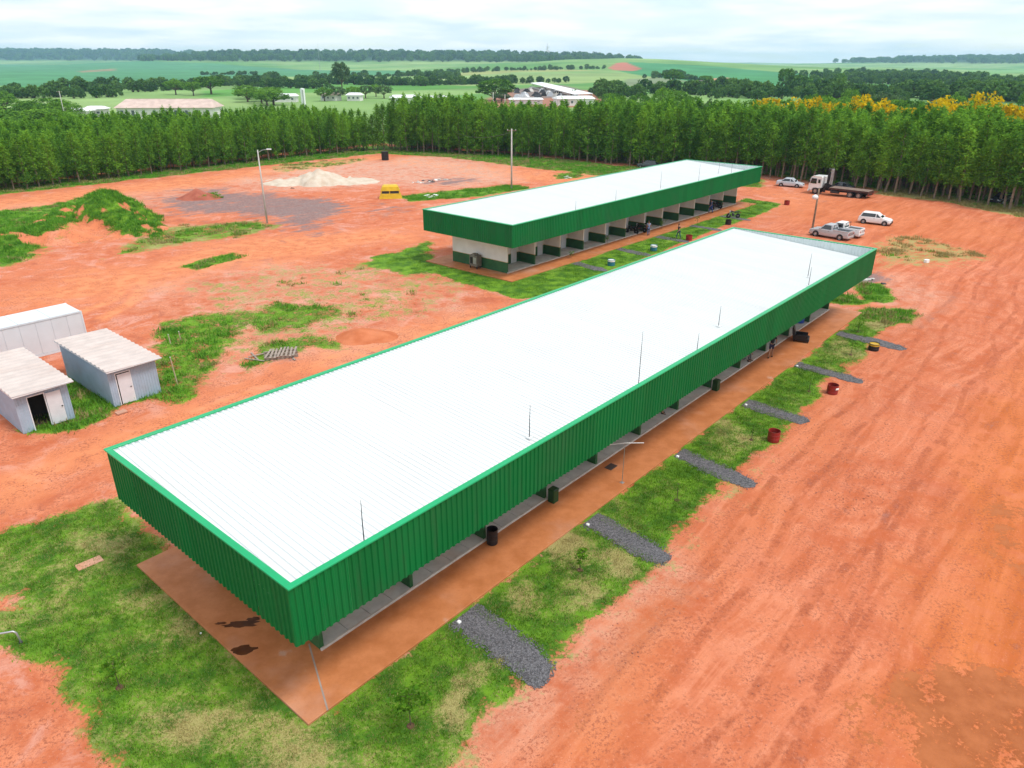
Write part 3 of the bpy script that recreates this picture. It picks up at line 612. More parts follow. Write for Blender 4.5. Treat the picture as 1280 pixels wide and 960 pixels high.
def broad_tree(seed, h, w, n=2600, flat=0.75, base=0.28):
    """rounded crown of many leaf clumps on spreading limbs"""
    r = np.random.default_rng(seed); tr = MB(); z0 = h*base
    tr.tube([(0,0,-0.3), (0.05*w*0.2, 0, z0*0.6), (0, 0.04*w*0.2, z0*1.1)], [0.045*w, 0.035*w, 0.03*w], 7)
    C = []; nc = 34; cz = z0+(h-z0)*0.48; sz = (h-z0)*0.52
    for k in range(nc):
        i = (k+0.5)/nc; ph = math.acos(1-1.62*i); th = k*2.39996+r.uniform(-.4, .4); q = r.uniform(0.66, 1.0)
        c = np.array([math.sin(ph)*math.cos(th)*w*0.5*q, math.sin(ph)*math.sin(th)*w*0.5*q, cz+math.cos(ph)*sz*q*0.92])
        if k % 3 == 0: tr.tube([(0, 0, z0), tuple(np.array([0, 0, z0])*0.5+c*0.5), tuple(c)], [0.018*w, 0.011*w, 0.004*w], 4, False)
        cr_ = w*r.uniform(0.085, 0.15); m = n//nc; d = r.normal(size=(m, 3)); d /= np.linalg.norm(d, axis=1)[:, None]
        C.append(c+d*(r.random(m)**0.45)[:, None]*cr_*np.array([1.15, 1.15, flat]))
    return tr, np.vstack(C)
def joined(tr, C, size, aspect, ml, mt, r, droop=0):
    """stem and leaves in one mesh, used as the source of scattered woodland"""
    v, f = leaf_faces(C, size, aspect, r, droop); nl = len(f); tris = []
    for q in tr.f:
        for i in range(1, len(q)-1): tris.append((q[0], q[i], q[i+1]))
    lt = np.concatenate([f[:, [0, 1, 2]], f[:, [0, 2, 3]]]); tv = np.array(tr.v); me = npmesh('tree_source', np.vstack([v, tv]), np.vstack([lt, np.array(tris)+len(v)]), [ml, mt], [0]*len(lt)+[1]*len(tris))
    a = me.attributes.new('lv', 'FLOAT', 'FACE'); z = np.zeros(len(lt)+len(tris), np.float32); q = r.random(nl); z[:nl] = q; z[nl:2*nl] = q; a.data.foreach_set('value', z); return me
def scatter(name, P, meshes, sc, rz, label, m=None, squash=None):
    """uncountable growth: one object, sources placed on its points"""
    me = bpy.data.meshes.new(name); P = np.asarray(P, np.float32); me.vertices.add(len(P)); me.vertices.foreach_set('co', P.ravel())
    for nm, ty, val in (('sc', 'FLOAT', sc), ('rz', 'FLOAT', rz), ('ix', 'INT', rng.integers(0, len(meshes), len(P)))):
        a = me.attributes.new(nm, ty, 'POINT'); a.data.foreach_set('value', np.asarray(val, np.int32 if ty == 'INT' else np.float32))
    o = bpy.data.objects.new(name, me); col.objects.link(o); tag(o, label, None, None, 'stuff')
    g = bpy.data.node_groups.new(name+'_nodes', 'GeometryNodeTree'); g.interface.new_socket('Geometry', in_out='INPUT', socket_type='NodeSocketGeometry'); g.interface.new_socket('Geometry', in_out='OUTPUT', socket_type='NodeSocketGeometry')
    N = g.nodes.new; i_, o_ = N('NodeGroupInput'), N('NodeGroupOutput'); ip = N('GeometryNodeInstanceOnPoints'); jn = N('GeometryNodeJoinGeometry')
    for s in meshes:
        so_ = bpy.data.objects.new(name+'_source', s); oi = N('GeometryNodeObjectInfo'); oi.inputs['Object'].default_value = so_; oi.inputs['As Instance'].default_value = True; g.links.new(oi.outputs['Geometry'], jn.inputs[0])
    def na(nm, ty):
        n = N('GeometryNodeInputNamedAttribute'); n.data_type = ty; n.inputs['Name'].default_value = nm; return n.outputs['Attribute']
    cx = N('ShaderNodeCombineXYZ'); g.links.new(na('rz', 'FLOAT'), cx.inputs[2]); eu = N('FunctionNodeEulerToRotation'); g.links.new(cx.outputs[0], eu.inputs[0])
    g.links.new(i_.outputs[0], ip.inputs['Points']); g.links.new(jn.outputs[0], ip.inputs['Instance']); ip.inputs['Pick Instance'].default_value = True
    g.links.new(na('ix', 'INT'), ip.inputs['Instance Index']); g.links.new(eu.outputs[0], ip.inputs['Rotation']); g.links.new(na('sc', 'FLOAT'), ip.inputs['Scale']); g.links.new(ip.outputs[0], o_.inputs[0])
    md = o.modifiers.new('scatter', 'NODES'); md.node_group = g; return o

# --- eucalyptus plantation: two blocks meeting at the bend of the back road
edge = [at(*p) for p in ((-170,268),(0,244),(120,229),(250,213),(380,197),(470,189),(560,193),(640,196),(720,201),(800,208),(880,214),(960,220),(1050,231),(1130,241),(1210,251),(1300,265),(1420,282))]
pts = []
for i in range(len(edge)-1):
    p, q = edge[i], edge[i+1]; ln = np.linalg.norm(q-p); d = (q-p)/ln; nrm = np.array([-d[1], d[0]]); leftb = i < 5
    depth = 42 if leftb else (24 if i < 9 else 24)
    for s in np.arange(0, ln, 2.0):
        for row in np.arange(0, depth, 2.6):
            g_ = p+d*(s+random.uniform(-.5, .5))+nrm*(row+random.uniform(-.5, .5)+(random.uniform(0, 1.0)))
            px_ = g_[0]/g_[1]
            if abs(px_) > 0.74 or random.random() < 0.05: continue
            hh = (7.9 if leftb else 10.3+0.6*min(1, max(0, (i-9)/4)))*random.uniform(0.82, 1.14)
            if 6 <= i < 8: hh *= 0.92
            pts.append((row, i, g_[0], g_[1], hh))
random.shuffle(pts); pts.sort(key=lambda e: (round(e[0]/2.6), math.hypot(e[2], e[3])))
ev = []
for k in range(10):
    tr, C = euc_tree(k, 10.0); r_ = np.random.default_rng(100+k); ev.append((tr.mesh('trunk'), crown_mesh('crown', C, 0.34, 0.36, EUC, r_, 0.7), tr, C))
for me, _, _, _ in ev: me.materials.append(BARK)
N_OBJ = 296
for (row, i, x, y, hh) in pts[:N_OBJ]:
    a, c, _, _ = ev[random.randrange(5)*2+(1 if i >= 10 or random.random() < 0.25 else 0)]; z = ground(x, y)
    t = thing('eucalyptus_tree', 'slender green eucalyptus in the front rows of the plantation along the back road', 'tree', (x, y, z), random.uniform(0, 6.28), 'front row plantation trees')
    link('trunk', a, BARK, t); link('crown', c, EUC, t); s = hh/10.0; t.scale = (s*random.uniform(1.1, 1.55), s*random.uniform(1.1, 1.55), s)
rest = np.array([(x, y, ground(x, y), hh) for (row, i, x, y, hh) in pts[N_OBJ:]])
src = [joined(tr, C[::2], 0.48, 0.40, EUC, BARK, np.random.default_rng(k), 0.35) for k, (_, _, tr, C) in enumerate(ev[:6])]
scatter('eucalyptus_plantation', rest[:, :3], src, rest[:, 3]/10.0, rng.uniform(0, 6.28, len(rest)), 'dense eucalyptus plantation behind its front rows of trees')
print('euc', len(pts))

# --- broadleaf wood behind the plantation on the right, some trees in yellow blossom
def leafy(name, label, p, h, w, seed, m, group=None, n=2400, blossom=0.0, size=None, cache={}, key=None, base=0.28):
    t = thing(name, label, 'tree', V3(p), random.uniform(0, 6.28), group)
    k = key if key is not None else (seed, m.name, blossom)
    if k not in cache:
        tr, C = broad_tree(seed, 10.0, 10.0, n, base=base); r_ = np.random.default_rng(seed); s_ = size or 0.62; bl = None
        if blossom:
            top = (C[:, 2] > 4.9+r_.normal(0, 0.8, len(C))) & (r_.random(len(C)) < blossom) & (fbm(C[:, 0]/1.9+7*seed, C[:, 1]/1.9+C[:, 2]/3, seed) > 0.36); bl = crown_mesh('blossom', C[top]*1.02, s_*1.0, 0.8, BLOSSOM, r_); C = C[~top]
        tm = tr.mesh('trunk'); tm.materials.append(BARKD); cache[k] = (tm, crown_mesh('crown', C, s_, 0.6, m, r_), bl)
    tm, cm, bl = cache[k]; link('trunk', tm, BARKD, t); c = link('crown', cm, m, t)
    if bl: link('blossom', bl, BLOSSOM, t)
    t.scale = (w/10, w/10*random.uniform(0.9, 1.1), h/10); return t
rw = random.Random(5)
def far_at(px, D): return np.array([D*(px-640)/991, D])
# yellow flowering trees: (photo column, distance, height, spread)
for i, (px, D, h, w_) in enumerate(((968,205,11.0,9),(1003,168,11.6,9),(1030,172,11.8,9),(1075,158,12.2,11),(1092,164,12.4,9),(1112,158,12.0,10),(1126,152,11.8,9),(1178,146,12.2,11),(1202,150,12.6,11),(1222,145,12.2,11),(1240,165,12.8,9),(1262,148,12.4,9),(1284,143,12.4,11),(978,160,10.8,7),(1045,154,11.4,7),(1150,150,11.6,7))):
    leafy('flowering_tree', 'yellow blossoming tree rising behind the eucalyptus on the right', far_at(px, D), h, w_, 60+i % 3, BROAD, 'yellow flowering trees', blossom=0.95)
for i in range(78):
    px = rw.uniform(750, 1330); D = rw.choice([168, 185, 205, 230, 260, 295])+rw.uniform(-9, 9)
    D -= 14 if px > 900 else 0
    if px < 860: D += 25
    leafy('broadleaf_tree', 'rounded green broadleaf tree in the wood behind the eucalyptus on the right', far_at(px, D), rw.uniform(7.5, 11), rw.uniform(7, 11), 70+i % 4, OLIVE if i % 6 == 0 else BROAD, 'broadleaf wood on the right', key=('bl', i % 4, i % 6 == 0))
# --- single trees that stand out in the fields
leafy('shade_tree', 'large dark rounded tree standing alone beside the far cattle yard', at(616,126), 11.5, 20, 81, BROAD, size=0.7, n=3000, base=0.16)
leafy('shade_tree', 'pale grey green bush below the large rounded tree', at(625,128), 4.5, 9, 82, OLIVE, size=0.8)
for i, (px, py, h, w_, lab) in enumerate(((262,120,11,17,'broad dark tree just right of the long barn roof'),(218,121,9,11,'dark tree behind the long barn roof on its left part'),(240,122,8,10,'lighter tree between the two dark trees behind the barn'),
   (426,116,20,12,'tall thin feathery tree above the far houses'),(838,106,13,18,'large green tree at the far farmhouse'),(880,104,8,12,'small tree right of the far farmhouse'),(978,112,16,11,'tall tree with spreading crown on the right skyline'),(998,110,10,16,'flat crowned tree beside the tall skyline tree'),(1046,110,12,8,'bright yellow green tree in the right fields'))):
    leafy('field_tree', lab, at(px, py), h, w_, 83+i % 3, OLIVE if i == 3 else BROAD, size=0.75, key=('ft', i % 3, i == 3))
rw2 = random.Random(9)
for i in range(26):
    px = rw2.uniform(-60, 118) if i < 18 else rw2.uniform(300, 345); D = rw2.uniform(205, 330) if i < 18 else rw2.uniform(360, 460)
    leafy('valley_tree', 'bushy green tree in the valley left of the long barn' if i < 18 else 'dark round tree by the white far houses', far_at(px, D), rw2.uniform(5.0, 7.5), rw2.uniform(10, 16), 70+i % 4, BROAD, 'valley trees by the barn' if i < 18 else 'trees by the far houses', key=('bl', i % 4, False))
for i, (px, py) in enumerate(((404,128),(420,127),(440,126),(455,124),(468,122),(478,124))):
    leafy('house_tree', 'small dark tree among the far white houses', at(px, py), 7, 9, 70+i % 4, OLIVE if i % 2 else BROAD, 'trees among the far houses', key=('bl', i % 4, bool(i % 2)))
# --- distant tree belts and wooded ridges: one mass
bs = []
for k in range(4):
    tr, C = broad_tree(200+k, 10, 10, 700, 1.0, 0.02); bs.append(joined(tr, C, 1.35, 0.8, WOODF, BARKD, np.random.default_rng(k)))
belts = [([(60,112),(120,113),(180,114),(240,112),(300,106),(345,101)],1.6,9,5), ([(255,108),(330,110),(400,106),(520,108),(640,104)],1.6,9,5), ([(400,98),(470,97),(540,95),(560,99),(470,101)],1.5,9,10), ([(-80,132),(0,128),(60,124),(140,124)],1.6,9,9),
 ([(320,112),(380,112),(420,112)],1.4,9,4), ([(480,108),(560,106),(600,105),(700,103)],1.3,8,5), ([(808,97),(835,96),(845,94)],1.3,10,8), ([(1000,102),(1060,101),(1140,104),(1200,105),(1290,112)],1.2,10,12),
 ([(1030,97),(1100,99),(1180,98),(1260,102)],1.2,11,20), ([(940,118),(1010,117),(1100,118),(1180,121),(1290,124)],1.4,9,10), ([(860,108),(930,110),(960,112)],1.4,9,6), ([(1040,92),(1120,90),(1200,94)],1.0,11,40), ([(1200,100),(1290,104)],1.2,10,20), ([(740,122),(800,118),(900,116)],1.8,10,10), ([(880,120),(960,119),(1060,119),(1160,121),(1290,124)],2.6,11,16), ([(960,113),(1060,113),(1180,115),(1290,118)],1.2,10,14), ([(1060,99),(1150,97),(1215,99)],2.0,11,45), ([(-60,128),(20,124),(100,120)],2.2,9,16), ([(120,118),(180,117),(230,114)],1.6,8,8),
 ([(250,96),(300,95),(318,95)],1.6,6,3), ([(840,97),(870,99)],1.5,6,3), ([(560,92),(640,88),(720,86),(755,85)],1.2,9,10)]
FP = []
for pl, dens, h, spread in belts:
    g_ = [at(*p) for p in pl]
    for a_, b_ in zip(g_[:-1], g_[1:]):
        ln = np.linalg.norm(b_-a_); D = np.linalg.norm(a_); n = int(min(190, ln/(h*0.55)*dens*1.5)+1); h_ = h*0.74
        for _ in range(n):
            p = a_+(b_-a_)*random.random()+np.array([random.gauss(0, spread*0.7), random.gauss(0, spread*1.2)]); FP.append((p[0], p[1], ground(p[0], p[1])-0.3, h_/10*random.choice((0.45,0.6,0.7,0.85,1.0,1.3))*random.uniform(0.85, 1.1)))
k = 0
while k < 4200:   # wooded ridges
    D = random.uniform(2350, 5600); x = D*random.uniform(-0.68, 0.70); z = ground(x, D)
    if z > 17 and (D > 2600 or x < 250): FP.append((x, D, z-1, random.uniform(1.3, 2.6)*(D/3000)**0.5)); k += 1
    else: k += 0.25
FP = np.array(FP)
scatter('distant_woodland', FP[:, :3], bs, FP[:, 3], rng.uniform(0, 6.28, len(FP)), 'far tree belts and wooded ridges below the horizon')

# --- grass and weeds
def tuft_mesh(seed, n, h, w, m):
    r = np.random.default_rng(seed); b = r.normal(0, w, (n, 3)); b[:, 2] = -0.01; tip = b+np.c_[r.normal(0, h*0.45, (n, 2)), h*r.uniform(0.5, 1.2, n)]
    a = r.uniform(0, 6.28, n); s = np.c_[np.cos(a), np.sin(a), np.zeros(n)]*h*0.11
    v = np.stack([b-s, b+s, tip], 1).reshape(-1, 3); me = npmesh('tuft', v, np.arange(3*n).reshape(n, 3), [m]); q = me.attributes.new('lv', 'FLOAT', 'FACE'); q.data.foreach_set('value', r.random(n).astype(np.float32)); return me
GRASSM = leafmat('lawn_blades', (0.048,0.14,0.012), (0.185,0.345,0.03), 0.9, 0.25, 0.6)
STRAW = leafmat('straw_blades', (0.26,0.21,0.07), (0.48,0.39,0.18), 0.9, 0.2, 0.5)
WEED = leafmat('weed_leaves', (0.055,0.19,0.020), (0.20,0.44,0.045), 0.5, 0.25, 0.6)
def sample(n, x0, x1, y0, y1):
    x = rng.uniform(x0, x1, n); y = rng.uniform(y0, y1, n); ok = np.abs(x/y) < 1.06; x, y = x[ok], y[ok]; return x, y, masks(x, y)
def not_built(x, y, m=0.05):
    keep = np.ones(x.shape, bool)
    for O, L in ((O1, 53.9), (O2, 55.4)):
        u = (x-O[0])*A[0]+(y-O[1])*A[1]; v = (x-O[0])*B[0]+(y-O[1])*B[1]; keep &= ~((u > -m) & (u < L+m) & (v > -m) & (v < 12.1+m))
    u = (x-O1[0])*A[0]+(y-O1[1])*A[1]; v = (x-O1[0])*B[0]+(y-O1[1])*B[1]
    for gp_ in paths:
        gx = [p[0] for p in gp_]; keep &= ~((v < 0) & (v > -4.2) & (u > min(gx)+0.42) & (u < max(gx)-0.42))
    return keep
x, y, M = sample(260000, -36, 36, 12, 62); p = M[0]
ok = (rng.random(len(x)) < np.clip((p-0.35)*1.7, 0, 1)*np.clip(34/np.hypot(x, y), 0.25, 1.0)**1.2) & not_built(x, y); dryv = M[1]
gr = ok & (rng.random(len(x)) > dryv*1.15); st = ok & ~gr
def put_tufts(name, sel, x, y, meshes, s0, s1, label, zf=None):
    z = terrain(x[sel], y[sel]); n = int(sel.sum()); scatter(name, np.c_[x[sel], y[sel], z], meshes, rng.uniform(s0, s1, n), rng.uniform(0, 6.28, n), label); print(name, n)
put_tufts('lawn_grass', gr, x, y, [tuft_mesh(k, 12, 0.085, 0.09, GRASSM) for k in range(4)], 0.7, 1.5, 'short green lawn grass around the near pavilion')
put_tufts('dry_lawn_grass', st, x, y, [tuft_mesh(k+9, 12, 0.07, 0.09, STRAW) for k in range(3)], 0.7, 1.4, 'straw coloured dry grass in the lawn')
# rough weeds in the yard
x, y, M = sample(330000, -110, 110, 36, 180); yard = ((x-O1[0])*B[0]+(y-O1[1])*B[1] > 14) | (np.hypot(x, y) > 62)
cl = fbm(x/2.2, y/2.2, 90, 3)
ok = yard & not_built(x, y, 0.3) & (rng.random(len(x)) < np.clip((M[0]*(0.1+1.8*cl)-0.50)*2.4, 0, 1)*0.6)
u2 = (x-O2[0])*A[0]+(y-O2[1])*A[1]; v2 = (x-O2[0])*B[0]+(y-O2[1])*B[1]; lawn2 = (u2 > -5) & (u2 < 60) & (v2 > -6) & (v2 < 19)
dry2 = rng.random(len(x)) < np.clip(M[1]*1.2-0.1, 0, 1)
put_tufts('weeds', ok & ~dry2 & ~lawn2, x, y, [tuft_mesh(k+20, 26, 0.30, 0.22, WEED) for k in range(4)], 0.4, 1.2, 'rough green weeds in the yard and along the plantation verge')
put_tufts('dry_weeds', ok & dry2 & ~lawn2, x, y, [tuft_mesh(k+30, 24, 0.32, 0.22, STRAW) for k in range(3)], 0.5, 1.2, 'dry straw coloured weeds in the yard and right verge')
put_tufts('far_lawn_grass', ok & lawn2, x, y, [tuft_mesh(k+40, 20, 0.10, 0.2, GRASSM) for k in range(3)], 0.8, 1.5, 'short bright lawn grass around the far pavilion')
# loose stones on the red road
STONE = mat('red_laterite_stone', (0.42,0.15,0.095), 0.95, var=0.5, scale=0.8)
def stone_mesh(s):
    r = np.random.default_rng(s); a = MB(); rg = []
    for z, q in ((0, 0.8), (0.35, 1.0), (0.8, 0.5)): rg.append([(q*math.cos(i*1.2566)*r.uniform(.7, 1.1), q*math.sin(i*1.2566)*r.uniform(.7, 1.1), z*0.8-0.1) for i in range(5)])
    a.loft(rg); m = a.mesh('stone'); m.materials.append(STONE); return m
x, y, M = sample(200000, -30, 60, 12, 90); vv = (x-O1[0])*B[0]+(y-O1[1])*B[1]; uu = (x-O1[0])*A[0]+(y-O1[1])*A[1]
band = fbm(uu/14, vv/1.5, 61, 4); ok = (M[0] < 0.25) & (M[5] < 0.4) & not_built(x, y, 0.3) & (rng.random(len(x)) < np.clip((band-0.50)*4.0+0.05, 0, 1)*np.clip(34/np.hypot(x, y), 0, 1)**1.5)
n = int(ok.sum()); scatter('road_stones', np.c_[x[ok], y[ok], terrain(x[ok], y[ok])], [stone_mesh(k) for k in range(4)], 0.012+0.034*rng.random(n)**2.5, rng.uniform(0, 6.28, n), 'loose red stones scattered over the dirt road'); print('stones', n)
# crushed stone lying on the near gravel paths
GST = mat('crushed_stone', (0.13,0.125,0.135), 0.9, var=0.55, scale=14)
sm = []
for k in range(4):
    m_ = stone_mesh(50+k); m_.materials.clear(); m_.materials.append(GST); sm.append(m_)
GP = []
for i, gp_ in enumerate(paths):
    poly = np.array(gp_); n = (5200, 3400, 2200, 1200, 700, 500)[i]; lo, hi = poly.min(0), poly.max(0); q = rng.uniform(lo, hi, (n, 2)); q = q[sdf(poly, q[:, 0], q[:, 1]) > -0.30*rng.random(n)**2]
    w_ = O1+q[:, :1]*A+q[:, 1:]*B; GP.append(np.c_[w_, np.full(len(w_), 0.018)])
GP = np.vstack(GP); scatter('path_gravel', GP, sm, 0.016+0.022*rng.random(len(GP)), rng.uniform(0, 6.28, len(GP)), 'dark crushed stone covering the near gravel paths')

# ================================================================== sheds, container, masts
def loc1w(u, v): return b1(u, v)
SHEDM = mat('blue_grey_sheet_steel', (0.36,0.45,0.56), 0.5, var=0.06, scale=1.5, dirt=0.12)
SHEDR = mat('weathered_pale_roof_sheet', (0.54,0.46,0.43), 0.6, var=0.08, scale=1.2, dirt=0.12)
SHEDD = mat('white_steel_door', (0.68,0.68,0.72), 0.45, var=0.04)
INSIDE = mat('dark_board_lining', (0.05,0.04,0.035), 0.9)
def shed(label, u0, v0, wdt, dep, opened):
    p = b1(u0, v0); z = ground(*p); h = 2.38; t = thing('shed', label, 'shed', (p[0], p[1], z), YAW, 'sheet steel sheds')
    def sheet(x0, y0, x1, y1, z0, z1, nm):
        dx, dy = x1-x0, y1-y0; ln = math.hypot(dx, dy); n = max(2, int(round(ln/0.16))*1); v, f = corrugated(ln, z0, z1, n, 0.022); me = bpy.data.meshes.new(nm); me.from_pydata(v, [], f)
        return link(nm, me, SHEDM, t, (x0, y0, 0), math.atan2(dy, dx))
    # front faces -y; door opening(s)
    dl = 0.62 if opened else 0.42; dw = 0.82; dh = 2.02
    sheet(0, 0, dl, 0, 0, h, 'wall_sheet'); sheet(dl+dw, 0, wdt, 0, 0, h, 'wall_sheet'); sheet(dl, 0, dl+dw, 0, dh, h, 'wall_sheet')
    sheet(wdt, 0, wdt, dep, 0, h, 'wall_sheet'); sheet(wdt, dep, 0, dep, 0, h, 'wall_sheet'); sheet(0, dep, 0, 0, 0, h, 'wall_sheet')
    MB().box(0.05, wdt-0.05, 0.6, dep-0.05, 0.0, 0.03).build('floor_panel', INSIDE, t)
    MB().box(0.04, 0.05, 0.06, dep-0.05, 0.0, h-0.05).box(wdt-0.05, wdt-0.04, 0.06, dep-0.05, 0.0, h-0.05).box(0.05, wdt-0.05, 1.8, 1.84, 0.0, h-0.05).build('inner_lining', INSIDE, t)
    fr = MB().box(dl-0.05, dl, -0.035, 0.03, 0, dh).box(dl+dw, dl+dw+0.05, -0.035, 0.03, 0, dh).box(dl-0.05, dl+dw+0.05, -0.036, 0.03, dh+0.002, dh+0.06).build('door_frame', FRAME, t)
    if opened: d = MB().box(dl+dw+0.07, dl+2*dw+0.02, -0.085, -0.045, 0.05, dh-0.02).build('door', SHEDD, t)
    else: d = MB().box(dl+0.06, dl+dw-0.004, -0.055, -0.018, 0.04, dh-0.06).build('door', SHEDD, t)
    x = dl+2*dw-0.05 if opened else dl+dw-0.08
    MB().bbox(x-0.06, x+0.02, -0.13 if opened else -0.10, -0.086 if opened else -0.056, 1.0, 1.05, 0.008).build('handle', DARKM, d)
    # profiled roof, ribs across the width
    n = int(dep/1.0); pw = (dep+0.75)/n; v, f = corrugated(pw, -0.16, wdt+0.30, 2, 0.055); me = bpy.data.meshes.new('roof_sheet')
    me.from_pydata([(q[2], q[0], h+0.06-q[1]-0.02*q[2]) for q in v], [], f)
    for k in range(n): link('roof_sheet', me, SHEDR, t, (0, -0.42+k*pw, random.uniform(-0.004, 0.004)))
    MB().box(-0.14, wdt+0.28, -0.40, -0.37, h-0.05, h+0.03).build('eave_trim', FRAME, t); MB().box(-0.155, -0.142, -0.40, dep+0.3, h-0.04, h+0.05).build('eave_trim', FRAME, t)
    return t
shed('blue grey sheet steel shed with its white door shut', 6.05, 28.75, 2.85, 7.4, False)
shed('blue grey steel shed with open dark doorway at the left edge', 1.2, 29.0, 2.7, 7.4, True)
CONT = mat('white_container_paint', (0.62,0.66,0.70), 0.45, var=0.04, scale=0.8, dirt=0.06)
def container():
    p = b1(-2.8, 41.1); t = thing('storage_container', 'long white storage container behind the two sheds', 'container', (p[0], p[1], ground(*p)), YAW); L, W, H = 12.2, 2.9, 2.6
    MB().bbox(0.06, L-0.06, 0.06, W-0.06, 0.05, H-0.02, 0.02).build('body', CONT, t)
    for k in range(12): MB().bbox(0.06+k*1.0066, 0.06+(k+1)*1.0066-0.018, 0.035, 0.058, 0.18, H-0.12, 0.006).build('side_panel', CONT, t)
    for k in range(6): MB().bbox(0.07+k*2.012, 0.07+(k+1)*2.012-0.02, 0.07, W-0.07, H-0.018, H+0.02, 0.008).build('roof_panel', CONT, t)
    for x in (0, L-0.10):
        for y in (0, W-0.10): MB().box(x, x+0.10, y, y+0.10, 0, H).build('corner_post', CONT, t)
    MB().box(0.1, L-0.1, 0.0, 0.034, 0.0, 0.16).build('bottom_rail', CONT, t); MB().box(0.1, L-0.1, 0.0, 0.034, H-0.1, H).build('top_rail', CONT, t)
    MB().box(L-0.001, L+0.03, 0.15, W/2-0.02, 0.15, H-0.1).build('door', CONT, t); MB().box(L-0.001, L+0.03, W/2+0.02, W-0.15, 0.15, H-0.1).build('door', CONT, t)
    MB().tube([(L-2.6, -0.03, 0.2), (L-2.6, -0.03, H-0.25)], 0.03, 5).build('downpipe', DARKM, t) if False else None
container()
CONC = mat('pale_concrete_post', (0.50,0.48,0.45), 0.85, var=0.12, scale=2)
WOOD = mat('grey_brown_timber', (0.22,0.15,0.10), 0.85, var=0.3, scale=3)
LAMP = mat('white_lamp_housing', (0.75,0.75,0.75), 0.35)
def pole(name, label, p, h, r0, r1, m, kind):
    t = thing(name, label, 'pole' if kind != 'lamp' else 'street lamp', V3(p)); MB().tube([(0,0,-0.3),(0,0,h*0.5),(0,0,h)], [r0,(r0+r1)/2,r1], 10).build('post', m, t, smooth=True)
    if kind == 'arm':
        MB().tube([(0,0,h-0.35),(0.5,0.1,h-0.05),(1.15,0.2,h+0.05)], 0.035, 6).build('lamp_arm', STEEL, t); MB().bbox(1.05,1.65,0.1,0.34,h,h+0.12,0.03).build('lamp_head', LAMP, t)
    if kind == 'cross':
        MB().bbox(-0.75,0.75,-0.05,0.05,h-0.35,h-0.24,0.01).build('cross_arm', WOOD, t)
        for x in (-0.65, 0, 0.65): MB().lathe([(0.03,h-0.24),(0.055,h-0.18),(0.03,h-0.12),(0.045,h-0.08)], 8, x, 0).build('insulator', LAMP, t)
    if kind == 'lamp':
        MB().tube([(0,0,h-0.75),(-0.22,-0.25,h-0.72),(-0.5,-0.55,h-0.80)], 0.03, 6).build('lamp_arm', STEEL, t)
        MB().lathe([(0.05,h-0.62),(0.30,h-0.75),(0.36,h-0.95),(0.28,h-1.12),(0.1,h-1.18)], 14, -0.55, -0.6).build('lamp_globe', LAMP, t, smooth=True)
    return t
pole('lamp_pole', 'pale leaning lamp pole beside the grey gravel patch on the left', at(333,281), 9.1, 0.13, 0.07, CONC, 'arm')
pole('utility_pole', 'tall pale concrete utility pole behind the far pavilion roof', at(638,236), 9.4, 0.16, 0.10, CONC, 'cross')
pole('street_lamp', 'wooden street lamp post with white globe beside the parked pickups', (35.95,87.0), 5.45, 0.13, 0.09, WOOD, 'lamp')
a_, c_ = Vector(V3(at(638,236), 8.9)), Vector(V3(at(560,190), 5.0)); wire = MB().tube([tuple(a_.lerp(c_, s)-Vector((0,0,4*s*(1-s)*1.3))) for s in np.linspace(0, 1, 14)], 0.022, 4)
tag(wire.build('overhead_wire', DARKM), 'thin overhead wire sagging from the utility pole to the trees', 'wire')
for px, py, h, lab in ((540,183,7,'thin pole at the left end of the overhead wire'),):
    pole('wire_pole', lab, at(560,191), 5.4, 0.08, 0.06, WOOD, '')
# T-shaped post on the walkway
t = thing('washing_post', 'thin T shaped post with white crossbar standing on the near walkway', 'post', (*map(float, b1(18.4, 0.5)), 0.085), YAW)
MB().tube([(0,0,0),(0,0,2.2)], [0.02,0.016], 6).build('post', STEEL, t); MB().tube([(-0.62,0.55,2.16),(0.0,0.0,2.2),(0.7,-0.62,2.14)], 0.018, 6).build('crossbar', LAMP, t); MB().bbox(-0.09,0.09,-0.09,0.09,0,0.02,0.005).build('base_plate', STEEL, t)
tag(MB().bbox(-0.3,0.3,-0.2,0.2,0,0.03,0.01).build('drain_cover', mat('dark_drain_iron', (0.05,0.035,0.03), 0.7), None, (*map(float, b1(19.3, 1.75)), 0.086), YAW), 'dark drain cover on the near walkway beside the T shaped post', 'drain cover')

# ================================================================== bins and drums
REDB = mat('faded_red_drum_paint', (0.26,0.015,0.012), 0.5, var=0.2, dirt=0.2); TEAL = mat('teal_drum_paint', (0.02,0.16,0.22), 0.5, var=0.15); GRNB = mat('dark_green_bin', (0.01,0.055,0.015), 0.5); BLUEP = mat('blue_plastic', (0.01,0.06,0.32), 0.4); YELP = mat('yellow_paint_band', (0.55,0.33,0.02), 0.5)
def drum(name, label, p, z, r, h, m, inner=True, band=None, cat='drum', lid=None, group=None):
    t = thing(name, label, cat, (float(p[0]), float(p[1]), z), random.uniform(0, 6), group)
    prof = [(r*0.95,0),(r,0.02),(r,h*0.33),(r*1.035,h*0.345),(r,h*0.36),(r,h*0.66),(r*1.035,h*0.675),(r,h*0.69),(r,h),(r*1.03,h+0.01),(r*0.95,h+0.01),(r*0.94,h*0.45),(0.01,h*0.45)]
    MB().lathe(prof, 18).build('shell', m, t)
    MB().lathe([(r*0.93,h*0.46),(r*0.9,h*0.60),(0.02,h*0.66)], 14).build('contents', INSIDE, t)
    if band: MB().lathe([(r*1.008,h*0.72),(r*1.012,h*0.73),(r*1.012,h*0.92),(r*1.008,h*0.93)], 18).build('painted_band', band, t)
    if lid: MB().lathe([(r*1.05,h+0.012),(r*1.05,h+0.04),(0.02,h+0.06)], 16).build('lid', lid, t)
    return t
